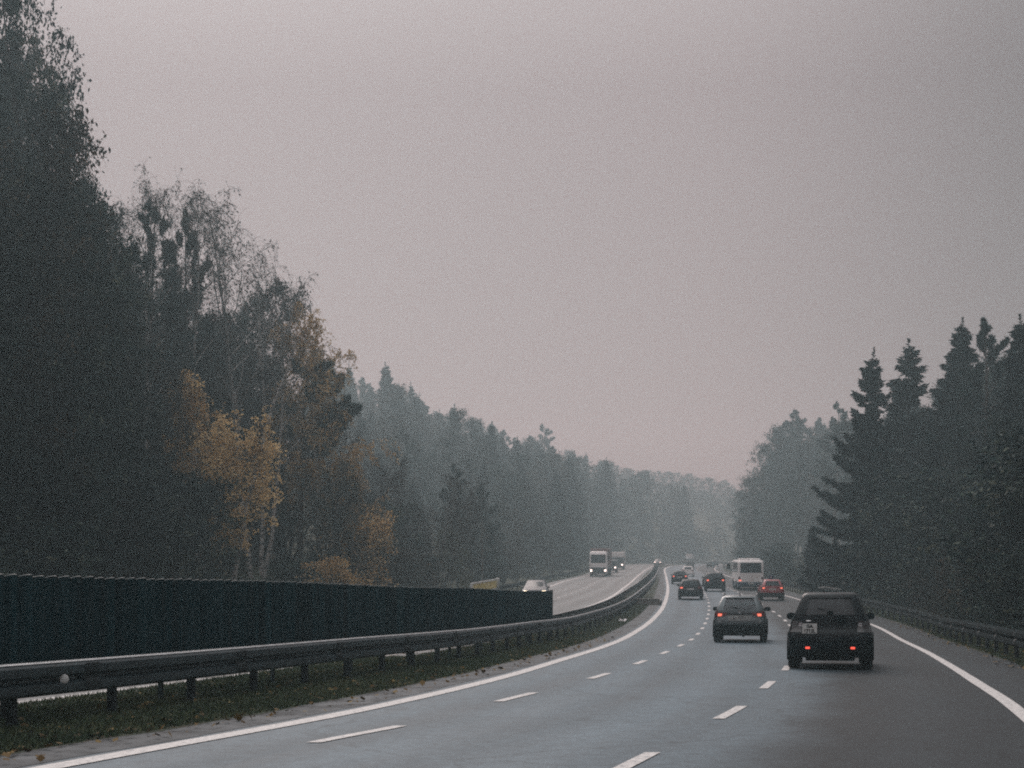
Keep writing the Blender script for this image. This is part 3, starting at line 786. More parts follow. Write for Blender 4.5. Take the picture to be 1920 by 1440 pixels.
c.patch('tailgate_seam', M['ink'], [(.915, .78), (.93, .78), (.92, 1.10), (.905, 1.10)], .003, 1, 4)
c.patch('tailgate_handle', M['plastic'], [(.05, .985), (.30, .985), (.30, 1.02), (.05, 1.02)], .025, 3, 1)
c.patch('tailgate_badge', M['post'], [(.45, .86), (.70, .86), (.70, .885), (.45, .885)], .008, 3, 1)
c.patch('window_trim', M['paint_black'], [(-.97, 1.485), (.97, 1.485), (.97, 1.53), (-.97, 1.53)], .03, 10, 1)
MB().box(-.50, .50, -.03, .10, -.05, .05, .02).done('tow_bar', M['plastic'], v, True, 40, (.0, -1.72, .235))
MB().tube([(.22, -1.85, .235), (.22, -1.5, .245)], .035, 10).done('exhaust', M['post'], v, True, 40)
MB().tube([(-.02, -1.72, 1.20), (-.25, -1.695, 1.27)], .012, 6).box(-.06, .06, -1.80, -1.755, 1.165, 1.225, .01).done('wiper', M['plastic'], v)
c.seats((-.95,), .42); c.seats((.05,), .42)
MB().box(-.72, .72, -1.7, 1.5, .36, .44).done('floor', M['seat'], v)
MB().tube([(-.02, .0, 0), (-.12, 0, .03), (-.18, 0, .10)], [.05, .06, .03], 8).done('parcel', M['cloth'], v, True, loc=(-.02, -1.45, 1.17))

# -- grey crossover in the middle lane
ps = lane_pose(1386.5, 47.8, 4.3, lambda Y: (XLD(Y)+XRD(Y))/2)
v = vroot('crossover_car', 'grey crossover car with lit brake lamps and roof aerial in the middle lane', 'car', ps)
c = Car(v, hatch_slices(), TC, VC)
c.body([M['paint_grey'], M['plastic']], lambda i: 1 if i < 3 else 0, HW(M['glass']))
c.wheels((-1.28, 1.32), .335, .22, .875)
c.mirror(.885, .55, 1.10, .22, .15)
for sg in (-1, 1):
    lt = c.patch('tail_light', M['lens_red'], [(sg*.80, .87), (sg*1.9, .88), (sg*1.8, 1.06), (sg*.70, 1.0)], .012)
    c.patch('tail_light_blade', M['lens_red'], [(sg*.60, .965), (sg*.72, .90), (sg*.72, 1.01), (sg*.62, .975)], .012, 4, 2, parent=lt)
    c.patch('lamp', M['lit_tail'], [(sg*.93, .885), (sg*1.22, .885), (sg*1.22, .965), (sg*.90, .965)], .022, 5, 2, parent=lt)
    c.patch('bumper_corner', M['recess'], [(sg*.88, .675), (sg*1.05, .675), (sg*1.12, .75), (sg*.98, .75)], .010, 4, 2)
c.patch('tailgate_recess', M['recess'], [(-.52, .735), (.52, .735), (.66, .935), (-.66, .935)], .010, 8, 4)
c.patch('garnish', M['plastic'], [(-.64, .935), (.64, .935), (.66, .965), (-.66, .965)], .022, 8, 1)
c.plate(['GA 2707X'], 0, .835, .52, .112, None, .105)
MB().lathe([(-.004, 0), (-.004, .045), (.008, .04), (.010, 0)], n=16).done('emblem', M['chrome'], v, True, 40, (0, c.surf(0, 1.0, .01)[1], 1.005), (0, 0, R(-90)))
c.patch('bumper_lip', M['paint_grey'], [(-1.3, .61), (1.3, .61), (1.3, .645), (-1.3, .645)], .02, 14, 1)
MB().tube([(0, -1.50, 1.575), (0, -1.58, 1.70)], [.008, .005], 6).box(-.02, .02, -1.53, -1.46, 1.575, 1.60, .006).done('aerial', M['plastic'], v)
for sg in (-1, 1): MB().tube([(sg*.555, -1.45, 1.575), (sg*.56, -1.35, 1.625), (sg*.55, -.3, 1.635), (sg*.54, -.2, 1.58)], .02, 6).done('roof_rail', M['steel_light'], v, True)
MB().tube([(.12, -2.05, .235), (.12, -1.6, .25)], .045, 10).done('exhaust', M['post'], v, True, 40)
c.patch('spoiler', M['paint_grey'], [(-.98, 1.49), (.98, 1.49), (.98, 1.525), (-.98, 1.525)], .05, 10, 1)
MB().tube([(0, -2.03, 1.14), (-.3, -1.97, 1.18)], .01, 6).done('wiper', M['plastic'], v)
MB().box(-.12, .12, -.02, .02, -.04, .04, .015).done('inner_mirror', M['plastic'], v, True, 40, (0, .02, 1.37))
c.seats((.05,), .44); c.seats((-1.0,), .22)
MB().box(-.74, .74, -1.95, 1.6, .38, .46).done('floor', M['seat'], v)
MB().box(-.70, .70, .55, 1.05, .85, 1.04, .05).done('dashboard', M['seat'], v, True, 40)

def hatch(name, label, px, Y, f, paint, W=1.75, L=4.3, Ht=1.5, roof=1., lit=(1, 1), oncoming=False, glass='glass_van', cat='car', head='lit_white', plate=True, lens='lens_red', black=True, hl=.62):
    ps = lane_pose(px, Y, L, f, oncoming)
    v = vroot(name, label, cat, ps)
    c = Car(v, hatch_slices(W, L, Ht, roof), TC, VC); k = Ht/1.59
    c.body([M[paint], M['plastic']], lambda i: 1 if (i < 3 and black) else 0, HW(M[glass]))
    c.wheels((-.30*L, .31*L), .32, .21, W/2)
    c.mirror(W/2+.02, .12*L, 1.08*k, .2, .14, M[paint] if paint != 'paint_grey' else None)
    for i, sg in enumerate((-1, 1)):
        lt = c.patch('tail_light', M[lens], [(sg*.80, .86*k), (sg*1.8, .86*k), (sg*1.7, 1.08*k), (sg*.80, 1.06*k)], .012, 6, 3)
        if lit[i]: c.patch('lamp', M['lit_tail'], [(sg*.90, .90*k), (sg*1.3, .90*k), (sg*1.3, 1.0*k), (sg*.88, 1.0*k)], .022, 4, 2, parent=lt)
        hz = .80*k
        hd = c.patch('headlight', M['lens_clear'], [(sg*.62, hz-.06), (sg*1.7, hz-.05), (sg*1.8, hz+.08), (sg*.70, hz+.03)], .012, 6, 3, True)
        if oncoming: c.patch('lamp', M[head], [(sg*.70, hz-.055), (sg*1.25, hz-.05), (sg*1.25, hz+.05), (sg*.74, hz+.03)], .022, 4, 2, True, parent=hd)
    if plate: MB().box(-.26, .26, -.006, .012, -.055, .055).done('number_plate', M['plate'], v, loc=(0, c.surf(0, .86*k, .02)[1], .86*k))
    if oncoming and Y < 150: v.rotation_euler.z += R(5)
    c.patch('grille', M['plastic'], [(-.55, .55*k), (.55, .55*k), (.60, .73*k), (-.60, .73*k)], .010, 6, 2, True)
    return v, c

fL = lambda Y: (XLE(Y)+XLD(Y))/2
fM = lambda Y: (XLD(Y)+XRD(Y))/2
fR = lambda Y: (XRD(Y)+XRE(Y))/2
fO = lambda Y: (XPO(Y)*.3+XPI(Y)*.7)
fO2 = lambda Y: (XPO(Y)*.72+XPI(Y)*.28)
v, c = hatch('hatchback', 'red hatchback with a small blue sign box on its roof', 1448.8, 103, fR, 'paint_red', 1.69, 3.75, 1.50, .98)
sb = MB().box(-.15, .15, -.10, .10, 0, .30, .02).done('roof_sign', M['sign_blue'], v, True, 40, (-.02, -.55, 1.50))
MB().box(-.07, .04, -.106, -.09, .07, .23).done('sign_mark', M['sign_grey'], sb)
MB().box(-.10, .10, -.12, .12, -.03, -.001, .008).done('sign_base', M['plastic'], sb)
hatch('estate_car', 'dark estate car with only its near-side lamp lit nearest in the fast lane', 1295, 104.5, fL, 'paint_black', 1.77, 4.4, 1.47, 1.0, (1, 0))
v, c = hatch('sport_utility', 'dark sport utility car with lit lamps ahead of the grey crossover', 1341.5, 128.5, fM, 'paint_dark', 1.8, 4.4, 1.68, 1.05)
MB().lathe([(-.10, 0), (-.10, .30), (.03, .30), (.06, .26), (.06, 0)], n=20).done('spare_wheel', M['tyre'], v, True, 40, (0, -2.22, .95), (0, 0, R(90)))
hatch('saloon_car', 'dark blue car half hidden in front of the dark sport utility', 1335.5, 147, fM, 'paint_dark', 1.76, 4.3, 1.40)
hatch('hatchback', 'black hatchback with wide red lamps behind the white car', 1274.5, 159.5, fL, 'paint_black', 1.78, 4.2, 1.46, 1.0)
hatch('hatchback', 'white hatchback in the fast lane ahead of the black hatchback', 1290, 206, fL, 'paint_white', 1.74, 4.0, 1.50, 1., (0, 0), black=False)
hatch('people_carrier', 'grey green people carrier in the haze beyond the white hatchback', 1293.5, 281, fL, 'paint_dark', 1.62, 4.2, 1.45, 1.08, (0, 0), lens='lens_dark')
hatch('saloon_car', 'dark hazy car farthest but one in the nearside lane beyond the bus', 1332, 288, fR, 'paint_dark', 1.55, 4., 1.28, 1., (0, 0), lens='lens_dark')
hatch('saloon_car', 'pale grey hazy car farthest ahead, at the outside of the bend', 1340, 306, fR, 'paint_grey', 1.4, 4., 1.28, 1., (0, 0), lens='lens_dark')
hatch('saloon_car', 'oncoming silver car with warm headlights behind the end of the green screen', 997.5, 101, fO2, 'paint_silver', 1.8, 4.5, 1.45, 1.02, (0, 0), True, head='lit_warm', plate=False)
hatch('saloon_car', 'far oncoming car with bright headlights at the top of the opposite road', 1232.8, 322, fO, 'paint_silver', 1.7, 4.4, 1.45, 1., (0, 0), True, plate=False)

# -- white bus
ps = lane_pose(1408, 133.5, 10.5, fR)
v = vroot('bus', 'white single-deck bus with a navy skirt in the near lane', 'bus', ps)
S = [(.28, -5.15, 5.15, 1.10, .12, .03), (.34, -5.2, 5.2, 1.17, .15, .04), (.76, -5.25, 5.25, 1.19, .16, .05), (.765, -5.247, 5.247, 1.188, .16, .05), (1.60, -5.22, 5.25, 1.185, .16, .06), (2.08, -5.20, 5.22, 1.18, .16, .06), (2.54, -5.17, 5.15, 1.165, .16, .06),
     (2.66, -5.12, 5.05, 1.14, .2, .06), (2.74, -5.0, 4.9, 1.05, .2, .06), (2.76, -4.8, 4.7, .85, .2, .05)]
vcb = [0, .03, .17, .185, .33, .345, .49, .505, .65, .665, .81, .825, .97, 1]
c = Car(v, S, [-1, -.94, -.5, 0, .5, .94, 1], vcb)
c.body([M['paint_white'], M['paint_blue']], lambda i: 1 if i < 2 else 0, [('rear_window', 'rear', 4, 6, 1, 5, M['glass_van']), ('windscreen', 'front', 4, 6, 1, 5, M['glass_van'])] + [('side_window', 'side', 4, 6, i, i+1, M['glass_van']) for i in range(1, 13, 2)])
c.wheels((-2.6, 2.9), .46, .30, 1.17)
MB().box(-1.0, .92, -4.6, -1.2, 2.70, 2.93, .08).done('roof_unit', M['paint_white'], v, True, 40)
for sg in (-1, 1):
    lt = c.patch('tail_light', M['lens_red'], [(sg*.92, 1.0), (sg*1.5, 1.0), (sg*1.5, 1.24), (sg*.92, 1.24)], .012, 4, 2)
    if sg < 0: c.patch('lamp', M['lit_tail'], [(sg*.84, .86), (sg*1.3, .86), (sg*1.3, .95), (sg*.84, .95)], .02, 4, 2, parent=lt)
MB().box(-.16, .16, -.10, .12, -.28, .28, .04).done('mirror', M['plastic'], v, True, 40, (-1.52, 5.0, 2.15))
MB().box(-.16, .16, -.10, .12, -.28, .28, .04).done('mirror', M['plastic'], v, True, 40, (1.45, 5.1, 2.15))
MB().tube([(-1.1, 5., 2.62), (-1.52, 5., 2.55), (-1.52, 5., 2.4)], .03, 6).done('mirror_arm', M['paint_white'], v)
MB().box(-.26, .26, -.006, .012, -.055, .055).done('number_plate', M['plate'], v, loc=(0, -5.28, .62))
c.patch('engine_hatch', M['trailer_white'], [(-.80, .82), (.80, .82), (.80, 1.54), (-.80, 1.54)], .012, 6, 2)

# -- white tractor unit with russet trailer
def truck_cab(v, W, z1, wl, wh, L=2.2, paint='paint_white', lamps=True):
    hw = W/2
    S = [(.35, -L/2, L/2-.05, hw-.06, .1, .03), (.45, -L/2, L/2, hw, .12, .05), (wl-.55, -L/2, L/2, hw, .14, .06), (wl, -L/2, L/2-.03, hw, .16, .07), ((wl+wh)/2, -L/2, L/2-.09, hw, .16, .07), (wh, -L/2, L/2-.17, hw-.02, .16, .07),
         (wh+(z1-wh)*.6, -L/2, L/2-.28, hw-.06, .16, .07), (z1-.06, -L/2, L/2-.45, hw-.16, .16, .07), (z1, -L/2, L/2-.6, hw-.3, .16, .05)]
    c = Car(v, S, [-1, -.97, -.5, 0, .5, .97, 1], [0, .3, .55, .95, 1])
    c.body([M[paint], M['plastic']], lambda i: 1 if i < 1 else 0, [('windscreen', 'front', 3, 5, 1, 5, M['glass_van']), ('side_window', 'side', 3, 5, 2, 3, M['glass_van'])], 'cab')
    c.patch('grille', M['plastic'], [(-.92, .50), (.92, .50), (.94, wl-.62), (-.94, wl-.62)], .012, 6, 3, True)
    for sg in (-1, 1):
        hd = c.patch('headlight', M['lens_clear'], [(sg*.74, .76), (sg*1.3, .76), (sg*1.3, 1.02), (sg*.74, 1.02)], .015, 5, 2, True)
        if lamps: c.patch('lamp', M['lit_white'], [(sg*.78, .78), (sg*1.0, .78), (sg*1.0, 1.0), (sg*.78, 1.0)], .025, 3, 2, True, parent=hd)
        MB().box(-.10, .10, -.08, .10, -.3, .3, .03).done('mirror', M['plastic'], v, True, 40, (sg*(hw+.2), L/2-.35, (wl+wh)/2+.1))
        MB().tube([(sg*(hw-.05), L/2-.3, wh), (sg*(hw+.2), L/2-.3, (wl+wh)/2+.3)], .025, 6).done('mirror_arm', M['plastic'], v)
    return c
ps = lane_pose(1121.5, 206, 15, fO2, True)
v = vroot('truck', 'oncoming white articulated truck with a russet covered trailer', 'truck', ps)
sub = v
c = truck_cab(v, 2.5, 3.62, 1.95, 3.15)
for o in list(v.children): o.location.y += 6.3
c.wheels((0,), .5, .32, 1.22, False)
for o in v.children:
    if o.name.startswith('wheel'): o.location.y = 6.2
MB().box(-1.25, 1.25, -7.5, 5.0, 1.25, 4.02, .06).done('trailer', M['paint_brown'], v, True, 40)
MB().box(-.45, .45, -7.4, 6.0, .75, 1.2).done('chassis', M['plastic'], v)
for y in (-5.8, -4.5, -3.2, 3.6):
    for sg in (-1, 1):
        MB().lathe([(-.16, 0), (-.16, .45), (-.1, .5), (.1, .5), (.16, .45), (.16, .2), (.08, 0)], n=22).done('wheel', M['tyre'], v, True, 40, (sg*1.06, y, .5), (0, 0, 0 if sg > 0 else math.pi))
MB().box(-.95, .95, 7.10, 7.16, 1.30, 1.40).done('bumper_bar', M['steel_light'], v)

def rigid(label, px, Y, f, W, hbox, cabz, wl, wh, boxmat, cabpaint, L=7.):
    ps = lane_pose(px, Y, L, f, True)
    v = vroot('box_truck', label, 'truck', ps)
    c = truck_cab(v, W-.1, cabz, wl, wh, 1.9, cabpaint)
    for o in list(v.children): o.location.y += L/2 - .95
    MB().box(-W/2, W/2, -L/2, L/2-2.0, .95, hbox, .04).done('cargo_box', M[boxmat], v, True, 40)
    if hbox > cabz + .4: MB().box(-W/2+.02, W/2-.02, L/2-1.98, L/2-.9, cabz+.02, hbox, .05).done('overhang', M[boxmat], v, True, 40)
    MB().box(-.4, .4, -L/2+.1, L/2-1.2, .55, .9).done('chassis', M['plastic'], v)
    for y in (-L*.27, L/2-1.05):
        for sg in (-1, 1):
            MB().lathe([(-.14, 0), (-.14, .38), (-.08, .42), (.08, .42), (.14, .38), (.14, .2), (.08, 0)], n=22).done('wheel', M['tyre'], v, True, 40, (sg*(W/2-.2), y, .42), (0, 0, 0 if sg > 0 else math.pi))
    return v
rigid('grey van-sized box truck with a white roof edge tucked behind the articulated truck', 1145.5, 236, fO2, 1.95, 2.1, 2.12, 1.2, 1.95, 'paint_silver', 'paint_silver', 5.6)
rigid('tall white box truck third in the oncoming line of trucks', 1157, 268, fO2, 2.45, 3.2, 2.3, 1.35, 2.15, 'trailer_white', 'paint_silver', 8.)
# ------------------------------------------------------------------ trees
def nrm(a): return a / np.maximum(1e-6, np.linalg.norm(a, axis=-1, keepdims=True))
class Tree:
    """grows limbs, twigs and leaves; limbs become the trunk mesh, twigs and leaves the crown mesh"""
    def __init__(s, seed): s.r = np.random.default_rng(seed); s.L = []; s.T = []; s.lv = []; s.q = []
    def path(s, p, d, ln, n, up=0., wig=.15):
        p = np.array(p, float); d = np.array(d, float)/np.linalg.norm(d); P = [p.copy()]
        for i in range(n):
            d = d + s.r.normal(0, wig, 3) + np.array([0, 0, up/n]); d /= np.linalg.norm(d)
            p = p + d*ln/n; P.append(p.copy())
        return np.array(P)
    def limb(s, P, r0, r1, n=6): s.L.append((P, np.linspace(r0, r1, len(P)), n))
    def twig(s, P, r0, r1):
        R_ = np.linspace(r0, r1, len(P))
        for i in range(len(P)-1): s.T.append((*P[i], *P[i+1], R_[i], R_[i+1]))
    def on(s, P, t):
        f = t*(len(P)-1); i = min(int(f), len(P)-2); return P[i] + (P[i+1]-P[i])*(f-i), nrm(P[i+1]-P[i])
    def side(s, d, ang):
        a = nrm(np.cross(d, s.r.normal(0, 1, 3))); return d*math.cos(ang) + a*math.sin(ang)
    def build(s, name, bark, twigm, leafm, lsize, long=1., droop=0., wide=.34):
        m = MB()
        for P, rr, n in s.L: m.tube(P, rr, n, False)
        tr = mesh_of('trunk', np.array(m.V), m.F, bark, None, True)
        Vs = []; Fs = []; MI = []; k = 0
        if s.T:
            T = np.array(s.T); a = T[:, 0:3]; b = T[:, 3:6]; d = nrm(b-a); u = nrm(np.cross(d, np.array([.3, .5, .81]))); w = np.cross(d, u)
            V = []
            for c, rr in ((a, T[:, 6:7]), (b, T[:, 7:8])):
                for g in range(3): V.append(c + (u*math.cos(2.094*g) + w*math.sin(2.094*g))*rr)
            V = np.stack(V, 1).reshape(-1, 3); base = (np.arange(len(T))*6)[:, None]
            F = np.concatenate([base + np.array([g, (g+1) % 3, 3+(g+1) % 3, 3+g]) for g in range(3)])
            Vs.append(V); Fs.append(F); MI.append(np.zeros(len(F))); k = len(V)
        for P, D, sz in ([(np.array(s.lv), None, lsize)] if s.lv else []) + [(np.array([q[0] for q in s.q]), np.array([q[1] for q in s.q]), lsize)]*(1 if s.q else 0):
            n = len(P); r = s.r
            if D is None: t = nrm(r.normal(0, 1, (n, 3)) + np.array([0, 0, -droop]))
            else: t = nrm(D)
            u = nrm(np.cross(t, r.normal(0, 1, (n, 3)))); z = sz*(.6 + .8*r.random((n, 1)))
            if D is not None: z = z*np.minimum(1.6, np.linalg.norm(D, axis=1, keepdims=True))
            V = np.stack([P - t*z*.5*long, P - u*z*wide, P + t*z*.5*long, P + u*z*wide], 1).reshape(-1, 3)
            F = np.arange(4*n).reshape(n, 4) + k; k += 4*n
            Vs.append(V); Fs.append(F); MI.append(np.ones(n))
        V = np.concatenate(Vs); F = np.concatenate(Fs)
        cr = mesh_of('crown', V, F, [twigm, leafm], np.concatenate(MI))
        return tr, cr

def leafy(seed, H, Rc, z0=.12, nl=34, ns=7, nt=5, leaf=.16, per=22, bark='bark', lm='leaf_dark', tw='twig', up=.5, droop=.2, top=.6, sparse_top=0., lean=(0, 0), spread=.45, ell=.55, r0=None, topfree=0.):
    t = Tree(seed); r = t.r
    Pt = t.path((0, 0, -.4), (lean[0], lean[1], 1), H*1.0, 12, .3, .05); t.limb(Pt, r0 or H*.014, .03, 8)
    for i in range(nl):
        h = z0 + (1-z0)*((i+.5)/nl)**.9; h = min(.985, h); o, d = t.on(Pt, h)
        az = i*2.4 + r.normal(0, .4)
        g = (h-z0)/(1-z0); env = Rc*(max(.08, 1-abs((g-ell*.7)/(1-ell*.7 if g > ell*.7 else ell*1.3))**2.2))**.6
        L = env*(.75+.4*r.random())
        dd = np.array([math.cos(az), math.sin(az), up*(.4+g)])
        Pl = t.path(o, dd, L, 6, .25, .14); t.limb(Pl, max(.02, H*.004*(1.2-g)), .012, 5)
        for j in range(ns):
            o2, d2 = t.on(Pl, .25+.75*(j+.6)/ns)
            Ps = t.path(o2, t.side(d2, .5+.5*r.random()), L*spread*(.5+.6*r.random()), 4, .1-droop, .2); t.twig(Ps, .016, .008)
            for k in range(nt):
                o3, d3 = t.on(Ps, .2+.8*(k+.5)/nt)
                Pw = t.path(o3, t.side(d3, .6+.4*r.random()), .5+.5*r.random(), 3, -droop*1.4, .25); t.twig(Pw, .009, .004)
                m = per*(1-sparse_top*g**1.5)*(.5+r.random())
                for q in range(int(m)):
                    o4, _ = t.on(Pw, r.random()); t.lv.append(o4 + r.normal(0, .13, 3))
    return t.build('tree', M[bark], M[tw], M[lm], leaf, 1.25, .3)

def birch(seed, H, Rc, z0=.35, nl=26, lm='leaf_brown', per=5, leaf=.10, lean=(0, 0), droop=.9, tw='twig', stems=1, r0=None):
    t = Tree(seed); r = t.r
    for st in range(stems):
        ln = (lean[0] + (0 if stems == 1 else r.normal(0, .13)), lean[1] + (0 if stems == 1 else r.normal(0, .13)), 1)
        Hs = H*(1 - .12*st)
        Pt = t.path((st*.3, st*.2, -.4), ln, Hs, 12, .25, .06); t.limb(Pt, r0 or H*.010, .02, 8)
        for i in range(nl//stems + 4):
            h = min(.985, z0 + (1-z0)*((i+.5)/(nl//stems+4))); o, d = t.on(Pt, h); g = (h-z0)/(1-z0)
            az = i*2.4 + r.normal(0, .5); L = Rc*(.45+.75*math.sin(math.pi*min(1, .18+.80*g)))*(.7+.5*r.random())
            Pl = t.path(o, (math.cos(az)*.75, math.sin(az)*.75, 1.0), L*1.35, 6, .1, .13); t.limb(Pl, max(.016, H*.0026*(1.3-g)), .008, 5)
            for j in range(9):
                o2, d2 = t.on(Pl, .2+.8*(j+.6)/9)
                Ps = t.path(o2, t.side(d2, .5+.5*r.random()), L*.38*(.6+.6*r.random()), 4, -droop*.6, .2); t.twig(Ps, .013, .007)
                for k in range(6):
                    o3, d3 = t.on(Ps, .15+.85*(k+.5)/6)
                    Pw = t.path(o3, t.side(d3, .5+.5*r.random()), .5+.8*r.random(), 4, -droop*2.2, .2); t.twig(Pw, .008, .0035)
                    for q in range(int(per*(.4+1.2*r.random()))):
                        o4, _ = t.on(Pw, r.random()); t.lv.append(o4 + r.normal(0, .06, 3))
    return t.build('tree', M['birch'], M[tw], M[lm], leaf, 1.3, .4)

def spruce(seed, H, Rb, z0=.06, dz=.42, nb=6, thin=0., droop=.55, lm='needle'):
    t = Tree(seed); r = t.r
    Pt = t.path((0, 0, -.4), (0, 0, 1), H+.1, 12, .2, .015); t.limb(Pt, H*.014, .008, 8)
    z = z0*H
    while z < H*.97:
        g = z/H; lay = .8+.4*r.random()
        for b in range(nb):
            if r.random() < thin: continue
            az = b*2*math.pi/nb + z*3.1 + r.normal(0, .25)
            L = Rb*((1-g)**.8*1.0+.02)*lay*(.65+.5*r.random())
            o, _ = t.on(Pt, min(.99, (z + .4 + r.normal(0, .1))/(H+.7)))
            Pl = t.path(o, (math.cos(az), math.sin(az), .25-droop*(1-g)), L, 7, droop*.9, .06)
            if L > .8: t.limb(Pl, max(.012, L*.012), .006, 4)
            else: t.twig(Pl, .012, .005)
            n = int(8 + L*13)
            for k in range(n):
                f = (.12 + .88*(k+r.random())/n); o2, d2 = t.on(Pl, min(1, f))
                sd = nrm(np.cross(d2, np.array([0, 0, 1.]))); w = min(.9*L, (.24 + .16*L*(1-f) + .1*r.random()))
                for sg in (-1, 1):
                    e = nrm(sd*sg*(.7+.3*r.random()) + d2*.7 + np.array([0, 0, -.25-.5*r.random()]))
                    m = 1 + int(w/.3)
                    for q in range(m):
                        t.q.append((o2 + e*w*(q+.6)/m + r.normal(0, .04, 3), nrm(e + r.normal(0, .25, 3))*min(1., .45+.5*L)))
                t.q.append((o2 + np.array([0, 0, -.12]) + r.normal(0, .05, 3), nrm(d2*.5 + np.array([0, 0, -1.]))*min(1., .4+.5*L)))
        z += dz*(.75+.5*r.random())*(1 - .35*g)
    for k in range(90):
        o, _ = t.on(Pt, 1-.10*(k/90.)**1.3); a = r.random()*6.28; e = nrm(np.array([math.cos(a), math.sin(a), .9-1.2*k/90.])); t.q.append((o + e*.1*(.4+k/60.), e*(.45+.4*k/90.)))
    return t.build('tree', M['bark'], M['twig'], M[lm], .40, 1.2, 0., .17)

def pine(seed, H, Rc, z0=.45, nl=26, lean=(0, 0), sidebias=None, flat=.2, lm='needle_pine', tuft=.26):
    t = Tree(seed); r = t.r
    Pt = t.path((0, 0, -.4), (lean[0], lean[1], 1), H, 12, .2, .03); t.limb(Pt, H*.014, .035, 8)
    for i in range(nl):
        h = min(.985, z0+(1-z0)*(i+.5)/nl); o, d = t.on(Pt, h); g = (h-z0)/(1-z0)
        az = i*2.4+r.normal(0, .5)
        if sidebias is not None and r.random() < .55: az = sidebias + r.normal(0, .6)
        L = Rc*(max(.12, 1-g**2.2))*(.6+.6*r.random())
        Pl = t.path(o, (math.cos(az), math.sin(az), flat*(.2+1.6*g)), L, 6, .35, .12); t.limb(Pl, max(.02, L*.016), .012, 5)
        nsb = int(4+L*2.6)
        for j in range(nsb):
            f = .3+.7*(j+.6)/nsb; o2, d2 = t.on(Pl, f)
            Ps = t.path(o2, t.side(d2, .4+.5*r.random()), (.35+.28*L*(1.15-f)), 3, .7, .15); t.twig(Ps, .016, .009)
            for k in range(3):
                c, dd = t.on(Ps, (.35, .7, 1.)[k]); dd = nrm(dd + np.array([0, 0, .5]))
                for q in range(20):
                    e = nrm(dd*.75 + r.normal(0, .6, 3)); t.q.append((c + e*tuft*.5, e))
    return t.build('tree', M['bark_pine'], M['twig'], M[lm], tuft, 1.3, 0., .15)

def bare(seed, H, Rc, stems=4, lm='leaf_brown', per=2, leaf=.09, tw='twig_brown', up=.9):
    t = Tree(seed); r = t.r
    for s_ in range(stems):
        az = s_*2.4; P = t.path((.2*math.cos(az), .2*math.sin(az), -.3), (math.cos(az)*.28, math.sin(az)*.28, 1), H*(.75+.3*r.random()), 9, .25, .09); t.limb(P, H*.010, .012, 6)
        for i in range(16):
            o, d = t.on(P, .22+.77*(i+.5)/16); L = Rc*(.5+.6*r.random())*(1.1-.6*i/16)
            a2 = i*2.4+r.normal(0, .5); Pl = t.path(o, (math.cos(a2)*.8, math.sin(a2)*.8, up), L, 5, .2, .14); t.limb(Pl, .022, .010, 4)
            for j in range(7):
                o2, d2 = t.on(Pl, .2+.8*(j+.6)/7); Ps = t.path(o2, t.side(d2, .35+.45*r.random()), L*.45*(.5+.7*r.random()), 4, .25, .16); t.twig(Ps, .012, .006)
                for k in range(5):
                    o3, d3 = t.on(Ps, .2+.8*(k+.5)/5); Pw = t.path(o3, t.side(d3, .4+.4*r.random()), .35+.5*r.random(), 3, .2, .2); t.twig(Pw, .008, .0035)
                    for q in range(int(per*(.3+1.4*r.random()))): o4, _ = t.on(Pw, r.random()); t.lv.append(o4+r.normal(0, .07, 3))
    return t.build('tree', M['bark'], M[tw], M[lm], leaf, 1.2, .2)

P = {}   # kind -> (trunk mesh, crown mesh, height)
def proto(k, H, f, *a, **kw):
    tr, cr = f(*a, **kw); co = np.zeros(len(cr.vertices)*3, np.float32); cr.vertices.foreach_get('co', co)
    co = co.reshape(-1, 3); h_ = float(np.percentile(co[:, 2], 99.97)); tp = co[co[:, 2] > h_*.985][:, :2].mean(0)
    P[k] = (tr, cr, h_, float(tp[0]), float(tp[1]))
proto('leafy', 20, leafy, 11, 20, 5.2, sparse_top=.55)
proto('leafy_b', 20, leafy, 12, 20, 4.6, z0=.08, sparse_top=.5, lm='leaf_dark', up=.7)
proto('brownish', 18, leafy, 13, 18, 4.2, lm='leaf_brown', per=13, sparse_top=.6)
proto('olive', 16, leafy, 14, 16, 4.0, lm='leaf_olive', per=16)
proto('birch', 20, birch, 21, 20, 3.0, tw='twig_brown', per=3.2)
proto('birch_b', 20, birch, 22, 20, 2.7, tw='twig_brown', per=2.4, stems=2)
proto('birch_gold', 17, birch, 23, 17, 3.0, z0=.25, lm='leaf_orange', per=11, leaf=.13, tw='twig_brown')
proto('spruce', 20, spruce, 31, 20, 4.6)
proto('spruce_thin', 18, spruce, 32, 18, 3.4, z0=.15, dz=.62, nb=5, thin=.2, droop=.7)
proto('spruce_old', 20, spruce, 33, 20, 5.6, z0=.1, dz=.75, nb=6, thin=.12, droop=.9)
proto('pine', 18, pine, 41, 18, 3.8)
proto('pine_b', 18, pine, 42, 18, 4.4, z0=.3, flat=.5, nl=32)
proto('bare', 10, bare, 51, 10, 2.6)
proto('bare_dark', 10, bare, 52, 10, 2.8, stems=5, per=3.5, lm='leaf_dark', tw='twig')
proto('shrub', 5, leafy, 61, 5, 2.3, z0=.02, nl=26, ns=6, nt=4, leaf=.14, per=14, up=.8, spread=.5)
proto('shrub_gold', 5, leafy, 62, 5, 2.0, z0=.1, nl=18, ns=6, nt=4, leaf=.13, per=7, lm='leaf_orange', up=.9, spread=.5, tw='twig_brown')
proto('shrub_brown', 5, leafy, 63, 5, 2.2, z0=.02, nl=20, ns=6, nt=5, leaf=.11, per=6, lm='leaf_brown', up=.9, spread=.5, tw='twig_brown')

